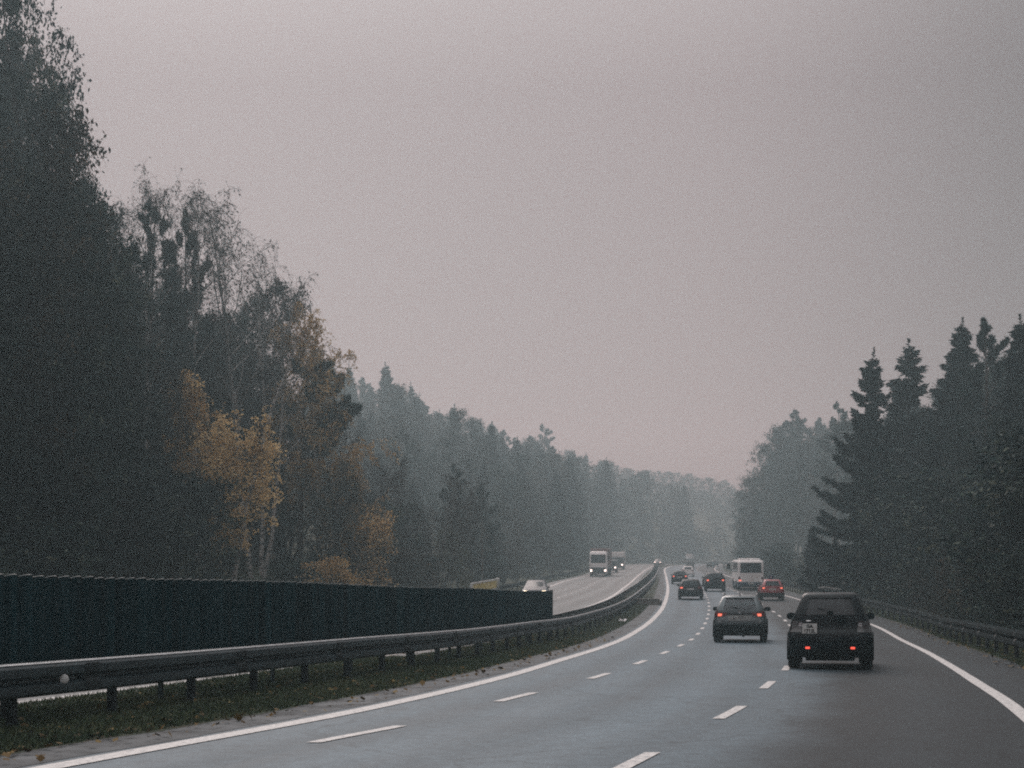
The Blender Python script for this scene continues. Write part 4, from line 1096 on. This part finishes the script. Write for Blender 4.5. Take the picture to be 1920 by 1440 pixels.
def plant(kind, name, label, cat, x, y, h, rz, sxy=1., group=None, tilt=(0, 0), dz=0.):
    tr, cr, H = P[kind][:3]; s = h/H
    o = thing(name, label, cat, (x, y, float(ground_z(x, y)) - .1 + dz), rz, group)
    o.rotation_euler = (tilt[0], tilt[1], rz); o.scale = (s*sxy, s*sxy, s)
    link('trunk', tr, o); link('crown', cr, o)
    return o
def tree_px(kind, name, label, px, py, Y, rz=0., sxy=1., group=None, tilt=(0, 0), cat='tree'):
    """tree whose tip shows at (px, py) when it stands at depth Y"""
    x = at(px, Y); h = zat(py, Y) - float(ground_z(x, Y))
    tx, ty = P[kind][3:]; x -= max(1.5, h)/P[kind][2]*sxy*(tx*math.cos(rz) - ty*math.sin(rz)); h = zat(py, Y) - float(ground_z(x, Y))
    return plant(kind, name, label, cat, x, Y, max(1.5, h), rz, sxy, group, tilt)

HERO = [
 ('leafy', 'broadleaf_tree', 'tallest dark green broadleaf tree with a thin top cut by the picture edge', -12, -95, 58, .3, .52),
 ('leafy_b', 'broadleaf_tree', 'dark broadleaf tree with ragged leafy shoulder just in front of the tallest tree', 92, 170, 60, 1.9, .5),
 ('leafy', 'broadleaf_tree', 'dense dark broadleaf tree between the tallest tree and the first bare birch', 158, 310, 62, 4.0, .5),
 ('birch', 'birch_tree', 'slender bare topped birch next to the tall dark broadleaf trees', 266, 285, 74, .5, .75),
 ('pine', 'pine_tree', 'narrow dark pine showing through the slender birch', 283, 372, 76, .4, .62),
 ('pine_b', 'pine_tree', 'dark pine top left of the twin bare birches', 345, 385, 82, 2.0, .6),
 ('birch_b', 'birch_tree', 'twin stemmed birch with bare rounded crown beside the pine top', 372, 350, 80, 1.2, .8),
 ('birch', 'birch_tree', 'tallest of the bare birches with pale trunk forking high up', 432, 342, 82, 2.5, .95),
 ('birch_b', 'birch_tree', 'drooping bare birch leaning out over the orange birch', 490, 430, 84, 4.4, .8),
 ('birch_gold', 'birch_tree', 'large orange and brown leaved birch above the leaning yellow birch', 560, 558, 86, .2, .9),
 ('brownish', 'broadleaf_tree', 'brown leaved tree behind the orange birch and the pine', 520, 500, 93, 1.0, .9),
 ('birch_gold', 'birch_tree', 'thin pale gold sapling among the dark trees left of the leaning yellow birch', 352, 690, 67, .9, .8),
 ('shrub_gold', 'bush', 'sparse gold bush low in front of the dark wood left of the leaning birch', 285, 960, 62, 2.0, .8),
 ('bare_dark', 'broadleaf_tree', 'dark thicket tree under the pine boughs beside the golden leaves', 610, 850, 84, .7, 1.2),
 ('birch_gold', 'birch_tree', 'small golden leaved birch low beside the dark thicket tree', 668, 868, 88, 2.2, 1.0),
 ('bare', 'bare_tree', 'bare brown tree with upright twigs in front of the misty hillside', 738, 838, 100, .3, 1.1),
 ('bare', 'bare_tree', 'bare grey brown spreading tree beside the small dark pines', 800, 868, 106, 1.6, 1.25),
 ('olive', 'broadleaf_tree', 'pale olive leaved tree above the yellow parapet', 838, 990, 112, .8, 1.1),
 ('pine', 'pine_tree', 'small dark pine standing out of the bushes above the yellow parapet', 850, 868, 125, 1.0, .75),
 ('pine_b', 'pine_tree', 'second small dark pine behind the silver oncoming car', 902, 902, 132, 3.0, .8),
 ('shrub_gold', 'bush', 'orange bush looking over the top of the green screen', 625, 1035, 74, .0, 1.3),
 ('shrub_gold', 'bush', 'yellow orange bush behind the far end of the green screen', 700, 945, 84, 1.3, .8),
 ('birch_gold', 'birch_tree', 'slim gold leaved birch low above the far end of the green screen', 722, 965, 96, 3.4, .9),
 ('shrub_brown', 'bush', 'thin brown bush between orange bush and yellow parapet', 760, 1020, 92, 2.3, 1.3),
 ('spruce', 'spruce_tree', 'tall misty spruce rising above the far wooded ridge line', 722, 680, 285, .3, .9),
 ('spruce', 'spruce_tree', 'narrow misty spruce on the ridge next to the brown birches', 655, 684, 290, 1.3, .7),
 ('spruce_thin', 'spruce_tree', 'slim misty spruce partly hidden by the orange birch', 618, 672, 265, 2.3, .9),
 ('spruce', 'spruce_tree', 'dark misty spruce just below the ridge crest', 745, 722, 265, .9, 1.0),
 ('spruce_thin', 'spruce_tree', 'thin misty spruce leaning beside the ridge crest spruce', 770, 715, 305, 2.9, .8),
 ('leafy_b', 'broadleaf_tree', 'broad rounded misty tree midway along the ridge', 862, 765, 235, 1.9, 1.1),
 ('spruce', 'spruce_tree', 'tall pointed misty spruce above the silver oncoming car', 923, 792, 240, 3.9, .85),
 ('leafy', 'broadleaf_tree', 'dark misty broadleaf tree with stepped outline over the white trucks', 975, 848, 225, 2.9, .95),
 ('pine', 'pine_tree', 'lone pale pine standing proud on the distant ridge', 1016, 795, 400, .9, 1.0),
 ('spruce_old', 'spruce_tree', 'big dark spruce with long drooping boughs over the black off-roader', 1634, 655, 98, .35, .86),
 ('spruce_thin', 'spruce_tree', 'thin open spruce second along the dark right hand wall of trees', 1711, 628, 106, 1.35, 1.25),
 ('spruce', 'spruce_tree', 'bushy spruce tip third along the dark right hand wall of trees', 1796, 604, 102, 2.35, .95),
 ('pine_b', 'pine_tree', 'leaning dark pine with ragged boughs against the sky at the far right', 1850, 590, 92, 2.2, .9),
 ('spruce', 'spruce_tree', 'dark spruce at the edge of the picture beside the leaning pine', 1916, 590, 84, .4, 1.1),
 ('spruce', 'spruce_tree', 'small young spruce at the foot of the misty trees right of the red car', 1522, 985, 122, .4, 1.3),
 ('spruce_thin', 'spruce_tree', 'smallest young spruce above the pale board sign', 1568, 1000, 118, 1.4, 1.3),
 ('pine_b', 'pine_tree', 'hazy pine whose flat top crowns the misty trees behind the bus', 1490, 768, 285, .4, 1.0),
 ('pine', 'pine_tree', 'hazy pine tip just left of the big drooping spruce', 1568, 752, 225, 1.4, .7),
 ('leafy', 'broadleaf_tree', 'hazy broadleaf tree directly above the white bus', 1440, 862, 285, 2.4, .85),
]
for i, (k, n, l, px, py, Y, rz, sx) in enumerate(HERO):
    cat = 'bush' if n == 'bush' else 'tree'
    tree_px(k, n, l, px, py, Y, rz, sx, 'bushes by the motorway' if cat == 'bush' else 'trees along the motorway', (0, 0), cat)

# the leaning yellow birch in front of the dark wood
def leaning_birch():
    t = Tree(77); r = t.r; Yd = 65.
    px = [(430, 1130), (440, 1075), (452, 1005), (466, 935), (480, 880), (497, 815), (512, 760), (528, 720), (545, 680), (556, 640)]
    x0 = at(430, Yd); z0 = float(ground_z(x0, Yd))
    Pt = np.array([[at(a, Yd)-x0, r.normal(0, .05), zat(b, Yd)-z0] for a, b in px]); Pt[0, 2] = -.3
    t.limb(Pt, .135, .03, 9)
    def cluster(cx, cy, rx, ry, n, dens):
        for i in range(n):
            a = r.normal(0, .5, 3); c = np.array([at(cx, Yd)-x0 + a[0]*rx/39.4, a[1]*1.1, zat(cy, Yd)-z0 + a[2]*ry/39.4])
            j = int(np.argmin(np.linalg.norm(Pt - c - np.array([0, 0, 1.0]), axis=1))); o = Pt[max(0, j-1)]
            mid = (o + c)/2 + np.array([0, 0, .35]); Pl = np.array([o, (o+mid)/2 + [0, 0, .12], mid, c])
            t.twig(Pl, .018, .007)
            for k in range(6):
                Pw = t.path(c + r.normal(0, .2, 3), (r.normal(), r.normal(), -.2), .4+.5*r.random(), 3, -1.4, .2); t.twig(Pw, .007, .003)
                for q in range(int(dens*(.4+1.2*r.random()))): o4, _ = t.on(Pw, r.random()); t.lv.append(o4 + r.normal(0, .10, 3))
    cluster(425, 862, 44, 84, 34, 9); cluster(492, 862, 28, 74, 26, 11); cluster(412, 965, 34, 60, 18, 8); cluster(455, 930, 52, 60, 12, 7); cluster(408, 822, 20, 36, 9, 9); cluster(428, 1000, 36, 26, 9, 8)
    tr, cr = t.build('tree', M['birch'], M['twig_brown'], M['leaf_yellow'], .125, 1.25, .4)
    o = thing('birch_tree', 'leaning young birch with white trunk and bright yellow leaves', 'tree', (x0, Yd, z0), 0, 'trees along the motorway')
    link('trunk', tr, o); link('crown', cr, o)
leaning_birch()
def bough_pine():
    """Scots pine whose boughs reach out to the right over the mist"""
    Yd = 87.; x0 = at(560, Yd); z0 = float(ground_z(x0, Yd)); t = Tree(91); r = t.r
    top = zat(668, Yd) - z0
    Pt = t.path((0, 0, -.4), (.03, 0, 1), top, 12, .2, .02); t.limb(Pt, .22, .04, 8)
    ends = [(628, 705, .4), (640, 722, 0), (612, 690, -.6), (668, 768, .2), (650, 762, -.8), (622, 770, 1.), (640, 800, .5), (655, 790, -.2), (612, 812, -.6), (628, 832, .3), (600, 845, 0), (585, 800, 1.2), (590, 740, -1.2), (575, 700, .8), (560, 690, -.5), (530, 760, .9), (540, 810, -.9), (520, 840, .4), (600, 700, 1.1), (618, 740, -1.3), (606, 780, 1.6), (592, 830, -1.4)]
    for ex, ey, dy in ends:
        c = np.array([at(ex, Yd)-x0, dy*1.3, zat(ey, Yd)-z0]); zz = c[2] - .15*abs(c[0]) - .2
        f = np.clip((zz+.4)/top, .05, .96); o, _ = t.on(Pt, f)
        Pl = np.array([o, o*.62+c*.38+[0, 0, -.22], o*.28+c*.72+[0, 0, -.2], c]); t.limb(Pl, .05, .014, 5)
        L = np.linalg.norm(c-o); nsb = int(5+L*3.4)
        for j in range(nsb):
            o2, d2 = t.on(Pl, .32+.68*(j+.6)/nsb); Ps = t.path(o2, t.side(d2, .35+.5*r.random()), .3+.35*r.random(), 3, .6, .15); t.twig(Ps, .016, .009)
            for k in range(3):
                q0, dd = t.on(Ps, (.35, .7, 1.)[k]); dd = nrm(dd + np.array([.2, 0, .4]))
                for q in range(22): e = nrm(dd*.75 + r.normal(0, .55, 3)); t.q.append((q0 + e*.13, e))
    tr, cr = t.build('tree', M['bark_pine'], M['twig'], M['needle_pine'], .26, 1.3, 0., .15)
    o = thing('pine_tree', 'dark pine with bushy boughs reaching over the misty hillside', 'tree', (x0, Yd, z0), 0, 'trees along the motorway')
    link('trunk', tr, o); link('crown', cr, o)
bough_pine()

# the mass of the woods: individual trees filled in behind and between
fr = random.Random(17)
CLEAR = ((222, 305, 79), (335, 372, 87), (372, 530, 90), (530, 640, 92), (640, 705, 98), (705, 870, 110), (870, 930, 136))   # room in front of the trees that stand out
KN = {'leafy': ('broadleaf_tree', 'dark leafy tree'), 'leafy_b': ('broadleaf_tree', 'dark narrow leafy tree'), 'brownish': ('broadleaf_tree', 'brown leaved tree'), 'olive': ('broadleaf_tree', 'olive leaved tree'),
      'birch': ('birch_tree', 'bare birch'), 'birch_b': ('birch_tree', 'twin stemmed bare birch'), 'birch_gold': ('birch_tree', 'golden birch'), 'spruce': ('spruce_tree', 'dense spruce'), 'spruce_thin': ('spruce_tree', 'thin spruce'),
      'spruce_old': ('spruce_tree', 'drooping spruce'), 'pine': ('pine_tree', 'tall pine'), 'pine_b': ('pine_tree', 'bushy pine'), 'bare': ('bare_tree', 'bare brown tree'), 'bare_dark': ('bare_tree', 'dark twiggy tree'),
      'shrub': ('bush', 'dark green bush'), 'shrub_gold': ('bush', 'orange bush'), 'shrub_brown': ('bush', 'brown bush')}
def fill(kinds, px, Y, py_top, where, hmin=3., hmax=27., sx=1., jit=0.):
    k = fr.choice(kinds)
    if py_top < 1030:
        for a, b, yc in CLEAR:
            if a < px < b: Y = max(Y, yc + fr.uniform(0, 3))
    x = at(px, Y); g = float(ground_z(x, Y))
    h = min(hmax, max(hmin, zat(py_top + fr.uniform(-jit, jit), Y) - g))
    n, l = KN[k]; b = n == 'bush'
    plant(k, n, f'{l} {where}', 'bush' if b else 'tree', x, Y, h, fr.uniform(0, 6.28), sx*fr.uniform(.85, 1.15), f'{l}s {where}')
def interp(pts): a = np.array(pts, float); return lambda x: float(np.interp(x, a[:, 0], a[:, 1]))
# left near wood: skyline and tree line
skyL = interp([(-300, -150), (0, 60), (100, 260), (190, 420), (300, 490), (350, 480), (440, 500), (520, 640), (600, 800), (650, 900), (800, 930), (900, 960), (1000, 1010), (1040, 1040)])
def edgeY(px, off):
    """depth at which the tree line (off metres beyond the opposite road) crosses photo column px"""
    Ys = np.arange(20, 500, 1.); e = XPO(Ys) - off - (px-960)*Ys/FPX
    k = np.argmax(e > 0); return float(Ys[k]) if e.max() > 0 else 500.
px = -120
while px < 560:
    for row, off in enumerate((8, 14, 21)):
        fill(['leafy', 'leafy_b', 'leafy', 'brownish', 'pine_b'] if row else ['leafy', 'leafy_b', 'brownish', 'leafy'], px + fr.uniform(-15, 15), edgeY(px, off) + fr.uniform(-2, 2), skyL(px) + (60, 20, 0)[row] + fr.uniform(0, 120), 'in the dark wood behind the green screen', 6, 26, .66)
    px += 34
px = -90
while px < 1030:
    Y0 = edgeY(px, 6.)
    if 385 < px < 490: Y0 = max(Y0, 69)
    fill(['shrub', 'shrub', 'shrub_brown', 'bare_dark', 'shrub'], px, Y0 + fr.uniform(-1, 2), 1000 + fr.uniform(-50, 50) if px < 600 else 1035, 'along the foot of the wood behind the green screen', 2., 6, 1.2)
    fill(['bare_dark', 'bare', 'shrub', 'brownish', 'leafy_b'], px + 12, Y0 + fr.uniform(4, 8), (fr.uniform(780, 980) if px < 600 else fr.uniform(930, 1010)), 'rising above the undergrowth behind the green screen', 3., 12, 1.2)
    px += 36 if px < 600 else 30
# misty hillside on the left
skyM = interp([(560, 660), (620, 700), (700, 718), (770, 735), (800, 757), (880, 785), (950, 815), (1050, 842), (1130, 872), (1200, 895), (1260, 908), (1320, 920), (1400, 930)])
for Y, p0, p1, st in ((165, 700, 1010, 36), (205, 600, 1040, 34), (240, 590, 1080, 30), (275, 590, 1110, 28), (310, 590, 1150, 28), (350, 620, 1200, 28), (400, 760, 1240, 28), (440, 900, 1350, 26)):
    px = p0
    while px < p1:
        x = at(px, Y); d = float(XPO(Y)) - 7 - x
        if d > 0:
            lim = skyM(px); lim = lim + (0 if Y > 260 else (45 if Y > 180 else 130)) + (fr.uniform(-4, 40) if Y < 290 else fr.uniform(-12, 20))
            where = 'on the misty hillside above the silver car' if px < 900 else ('in the mist above the oncoming trucks' if px < 1180 else 'fading into the mist at the far bend')
            fill(['leafy', 'leafy_b', 'spruce', 'spruce', 'brownish', 'pine_b', 'spruce_thin'], px + fr.uniform(-8, 8), Y + fr.uniform(-9, 9), lim, where, 7, 30 if Y < 290 else 36, 1.15)
        px += st*fr.uniform(.8, 1.25)
for px in range(900, 1330, 22):      # shrubs at the foot of the far hillside
    Y0 = min(425., edgeY(px, 5.5))
    if Y0 < 426: fill(['shrub', 'bare_dark', 'shrub_brown', 'olive'], px, Y0, 1020 + fr.uniform(-14, 12), 'at the foot of the misty hillside', 2.5, 9, 1.2)
for px in range(1120, 1420, 12):     # beyond the bend
    fill(['leafy', 'leafy_b', 'leafy', 'brownish'], px, fr.uniform(540, 590), skyM(px) + fr.uniform(-14, 12), 'closing the view beyond the far bend', 10, 44, 1.5)
    fill(['leafy', 'leafy_b', 'brownish'], px + 4, fr.uniform(500, 545), skyM(px) + fr.uniform(25, 60), 'on the slope beyond the far bend', 8, 34, 1.2)
    if px > 1200: fill(['leafy', 'leafy_b', 'brownish', 'shrub'], px + 8, fr.uniform(440, 470), 1000 + fr.uniform(-25, 25), 'low beyond the far bend', 4, 18, 1.4)
    if px > 1240: fill(['leafy', 'leafy_b', 'brownish'], px + 3, fr.uniform(475, 535), fr.uniform(935, 985), 'in the pale gap beyond the far bend', 8, 30, 1.3)
# right: misty group behind the bus, then the dark wall
skyR = interp([(1370, 935), (1400, 905), (1440, 868), (1470, 800), (1500, 775), (1560, 775), (1600, 800)])
def edgeR(px, off):
    Ys = np.arange(20, 460, 1.); e = (px-960)*Ys/FPX - XRE(Ys) - off; k = np.argmax(e > 0); return float(Ys[k]) if e.max() > 0 else 0
for Y, p0, p1 in ((430, 1365, 1440), (390, 1370, 1470), (350, 1375, 1520), (310, 1380, 1600), (280, 1390, 1640), (250, 1400, 1640)):
    px = p0
    while px < p1:
        x = at(px, Y)
        if x > float(XRE(Y)) + 4.5:
            fill(['leafy', 'leafy_b', 'brownish', 'leafy', 'pine_b'], px, Y + fr.uniform(-6, 6), skyR(px) + fr.uniform(0, 50) + (0 if Y > 260 else 60), 'in the mist behind the white bus', 5, 34, .95)
        px += 24*fr.uniform(.8, 1.2)
skyD = interp([(1590, 880), (1640, 760), (1700, 730), (1780, 690), (1850, 680), (1920, 650), (2100, 600)])
for px in range(1640, 2080, 27):
    for off in (7.5, 12, 18):
        Y = edgeR(px, off)
        if Y < 25: continue
        fill(['spruce', 'leafy_b', 'spruce', 'leafy', 'spruce_old'], px + fr.uniform(-10, 10), Y + fr.uniform(-2, 2), skyD(px) - 18 + (120, 50, 0)[int(off > 8) + int(off > 13)] + fr.uniform(0, 60), 'in the dark wall of trees beside the near lane', 4, 22, 1.)
for px in list(range(1392, 1480, 11)) + list(range(1480, 2100, 24)):
    Y = edgeR(px, 4.3)
    if Y > 12: fill(['shrub', 'shrub', 'bare_dark', 'shrub_brown'], px, Y + fr.uniform(0, 1.5), min(1085, 1085 - (px-1480)*.13) + fr.uniform(-25, 10) - (35 if px < 1480 else 0), 'behind the right hand guardrail', 1.2, 5, 1.1)
    Y = edgeR(px, 6.5)
    if Y > 16: fill(['leafy_b', 'shrub', 'bare_dark', 'spruce'], px, Y + fr.uniform(0, 2), (1000 - (px-1600)*.45 + fr.uniform(-60, 30) if px > 1600 else 1040 + fr.uniform(-30, 25)), 'rising from the undergrowth behind the right hand guardrail', 2.5, 11, 1.15)
# the wood goes on behind the viewpoint on both sides of the road
for i in range(44):
    side = i % 2; Y = -8 - i*1.6 + fr.uniform(-3, 3)
    x = float(XPO(Y)) - fr.uniform(8, 14) if side else float(XRE(Y)) + fr.uniform(6, 12)
    k = fr.choice(['leafy', 'leafy_b', 'spruce', 'brownish']); n, l = KN[k]
    plant(k, n, l + ' in the roadside wood behind the viewpoint', 'tree', x, Y, fr.uniform(15, 22), fr.uniform(0, 6), .95, l + 's in the wood behind the viewpoint')
for i in range(16):  # unseen row added across the road to darken reflections on the car rears
    k = fr.choice(['leafy', 'leafy_b', 'spruce']); n, l = KN[k]; x = -75 + i*9.
    plant(k, n, l + ' closing the bend behind the viewpoint', 'tree', x + fr.uniform(-2, 2), -84 + fr.uniform(-4, 4), fr.uniform(16, 22), fr.uniform(0, 6), 1.1, l + 's closing the bend behind the viewpoint')
# ------------------------------------------------------------------ camera, sky, haze
cam = bpy.data.cameras.new('camera'); co = link('camera', cam)
co.location = (0, 0, CAMH); co.rotation_euler = (R(90), 0, 0)
cam.sensor_width = 36; cam.lens = FPX/1920*36; cam.shift_y = (HY - 720)/1920
cam.clip_start = .1; cam.clip_end = 5000
SC.camera = co

SUN_EL, SUN_AZ = 38., -15.
w = bpy.data.worlds.new('World'); SC.world = w; w.use_nodes = True
nt = w.node_tree; N = nt.nodes.new; Lk = nt.links.new
bg = nt.nodes['Background']
sky = N('ShaderNodeTexSky'); sky.sky_type = 'NISHITA'; sky.sun_disc = False
sky.sun_elevation = R(SUN_EL); sky.sun_rotation = R(SUN_AZ); sky.dust_density = 4; sky.air_density = 1.5
hs = N('ShaderNodeHueSaturation'); hs.inputs['Saturation'].default_value = .12; hs.inputs['Value'].default_value = 1.0
Lk(sky.outputs[0], hs.inputs['Color'])
tc = N('ShaderNodeTexCoord'); sep = N('ShaderNodeSeparateXYZ'); Lk(tc.outputs['Generated'], sep.inputs[0])
# overcast deck: pale mauve grey near the horizon, brighter towards the zenith, duller to the right
ramp = N('ShaderNodeValToRGB'); e = ramp.color_ramp.elements
for _ in range(3): e.new(.5)
K = SKYK = 1/.09
for i, (p, c) in enumerate(((0., (.29, .25, .25)), (.12, (.30, .253, .252)), (.33, (.285, .226, .230)), (.62, (.72, .70, .70)), (1., (1.55, 1.6, 1.65)))):
    e[i].position = p; e[i].color = (*c, 1)
Lk(sep.outputs['Z'], ramp.inputs['Fac'])
side = N('ShaderNodeMapRange'); side.interpolation_type = 'SMOOTHSTEP'
side.inputs['From Min'].default_value = .10; side.inputs['From Max'].default_value = .42; side.inputs['To Min'].default_value = 1.08; side.inputs['To Max'].default_value = .40
Lk(sep.outputs['X'], side.inputs['Value'])
cl = N('ShaderNodeTexNoise'); cl.inputs['Scale'].default_value = 2.2; cl.inputs['Detail'].default_value = 4; Lk(tc.outputs['Generated'], cl.inputs['Vector'])
clr = N('ShaderNodeMapRange'); clr.inputs['To Min'].default_value = .93; clr.inputs['To Max'].default_value = 1.07; Lk(cl.outputs['Fac'], clr.inputs['Value'])
def vm(op, a, b):
    k = N('ShaderNodeVectorMath'); k.operation = op
    Lk(a, k.inputs[0]); Lk(b, k.inputs[1]) if op != 'SCALE' else Lk(b, k.inputs['Scale'])
    return k.outputs[0]
deck = vm('SCALE', vm('SCALE', ramp.outputs[0], side.outputs[0]), clr.outputs[0])
up = N('ShaderNodeVectorMath'); up.operation = 'SCALE'; up.inputs['Scale'].default_value = SKYK; Lk(deck, up.inputs[0])
mix = N('ShaderNodeMix'); mix.data_type = 'RGBA'; mix.inputs['Factor'].default_value = .94
Lk(hs.outputs[0], mix.inputs[6]); Lk(up.outputs[0], mix.inputs[7])
Lk(mix.outputs[2], bg.inputs['Color']); bg.inputs['Strength'].default_value = .09

sl = bpy.data.lights.new('sun', 'SUN'); sl.energy = 1.3; sl.angle = R(30); sl.color = (1., .96, .92)
so = link('sun', sl)
az = R(SUN_AZ)
so.rotation_euler = Vector((-math.sin(az)*math.cos(R(SUN_EL)), -math.cos(az)*math.cos(R(SUN_EL)), -math.sin(R(SUN_EL)))).to_track_quat('-Z', 'Y').to_euler()

hz = MB().box(-620, 900, -130, 840, -3, 95)
hm = bpy.data.materials.new('haze'); hm.use_nodes = True; hn = hm.node_tree; hn.nodes.clear()
ho = hn.nodes.new('ShaderNodeOutputMaterial'); hv = hn.nodes.new('ShaderNodeVolumePrincipled')
hv.inputs['Color'].default_value = (.575, .742, .792, 1); hv.inputs['Absorption Color'].default_value = (.97, .36, .28, 1); hv.inputs['Density'].default_value = HAZE; hv.inputs['Anisotropy'].default_value = .5
hn.links.new(hv.outputs[0], ho.inputs['Volume'])
tag(hz.done('haze', hm), 'pale mist filling the whole valley', 'haze', None, 'stuff')

vs = SC.view_settings; vs.view_transform = 'Standard'; vs.look = 'None'; vs.exposure = -.14; vs.gamma = 1.
SC.cycles.use_denoising = DENOISE; SC.cycles.filter_width = 2.0; SC.cycles.denoising_prefilter = 'ACCURATE'; SC.cycles.denoising_input_passes = 'RGB_ALBEDO_NORMAL'
SC.cycles.max_bounces = 6; SC.cycles.diffuse_bounces = 2; SC.cycles.glossy_bounces = 3; SC.cycles.transparent_max_bounces = 10; SC.cycles.volume_bounces = 1
SC.cycles.caustics_reflective = False; SC.cycles.caustics_refractive = False
SC.cycles.sample_clamp_indirect = 4.
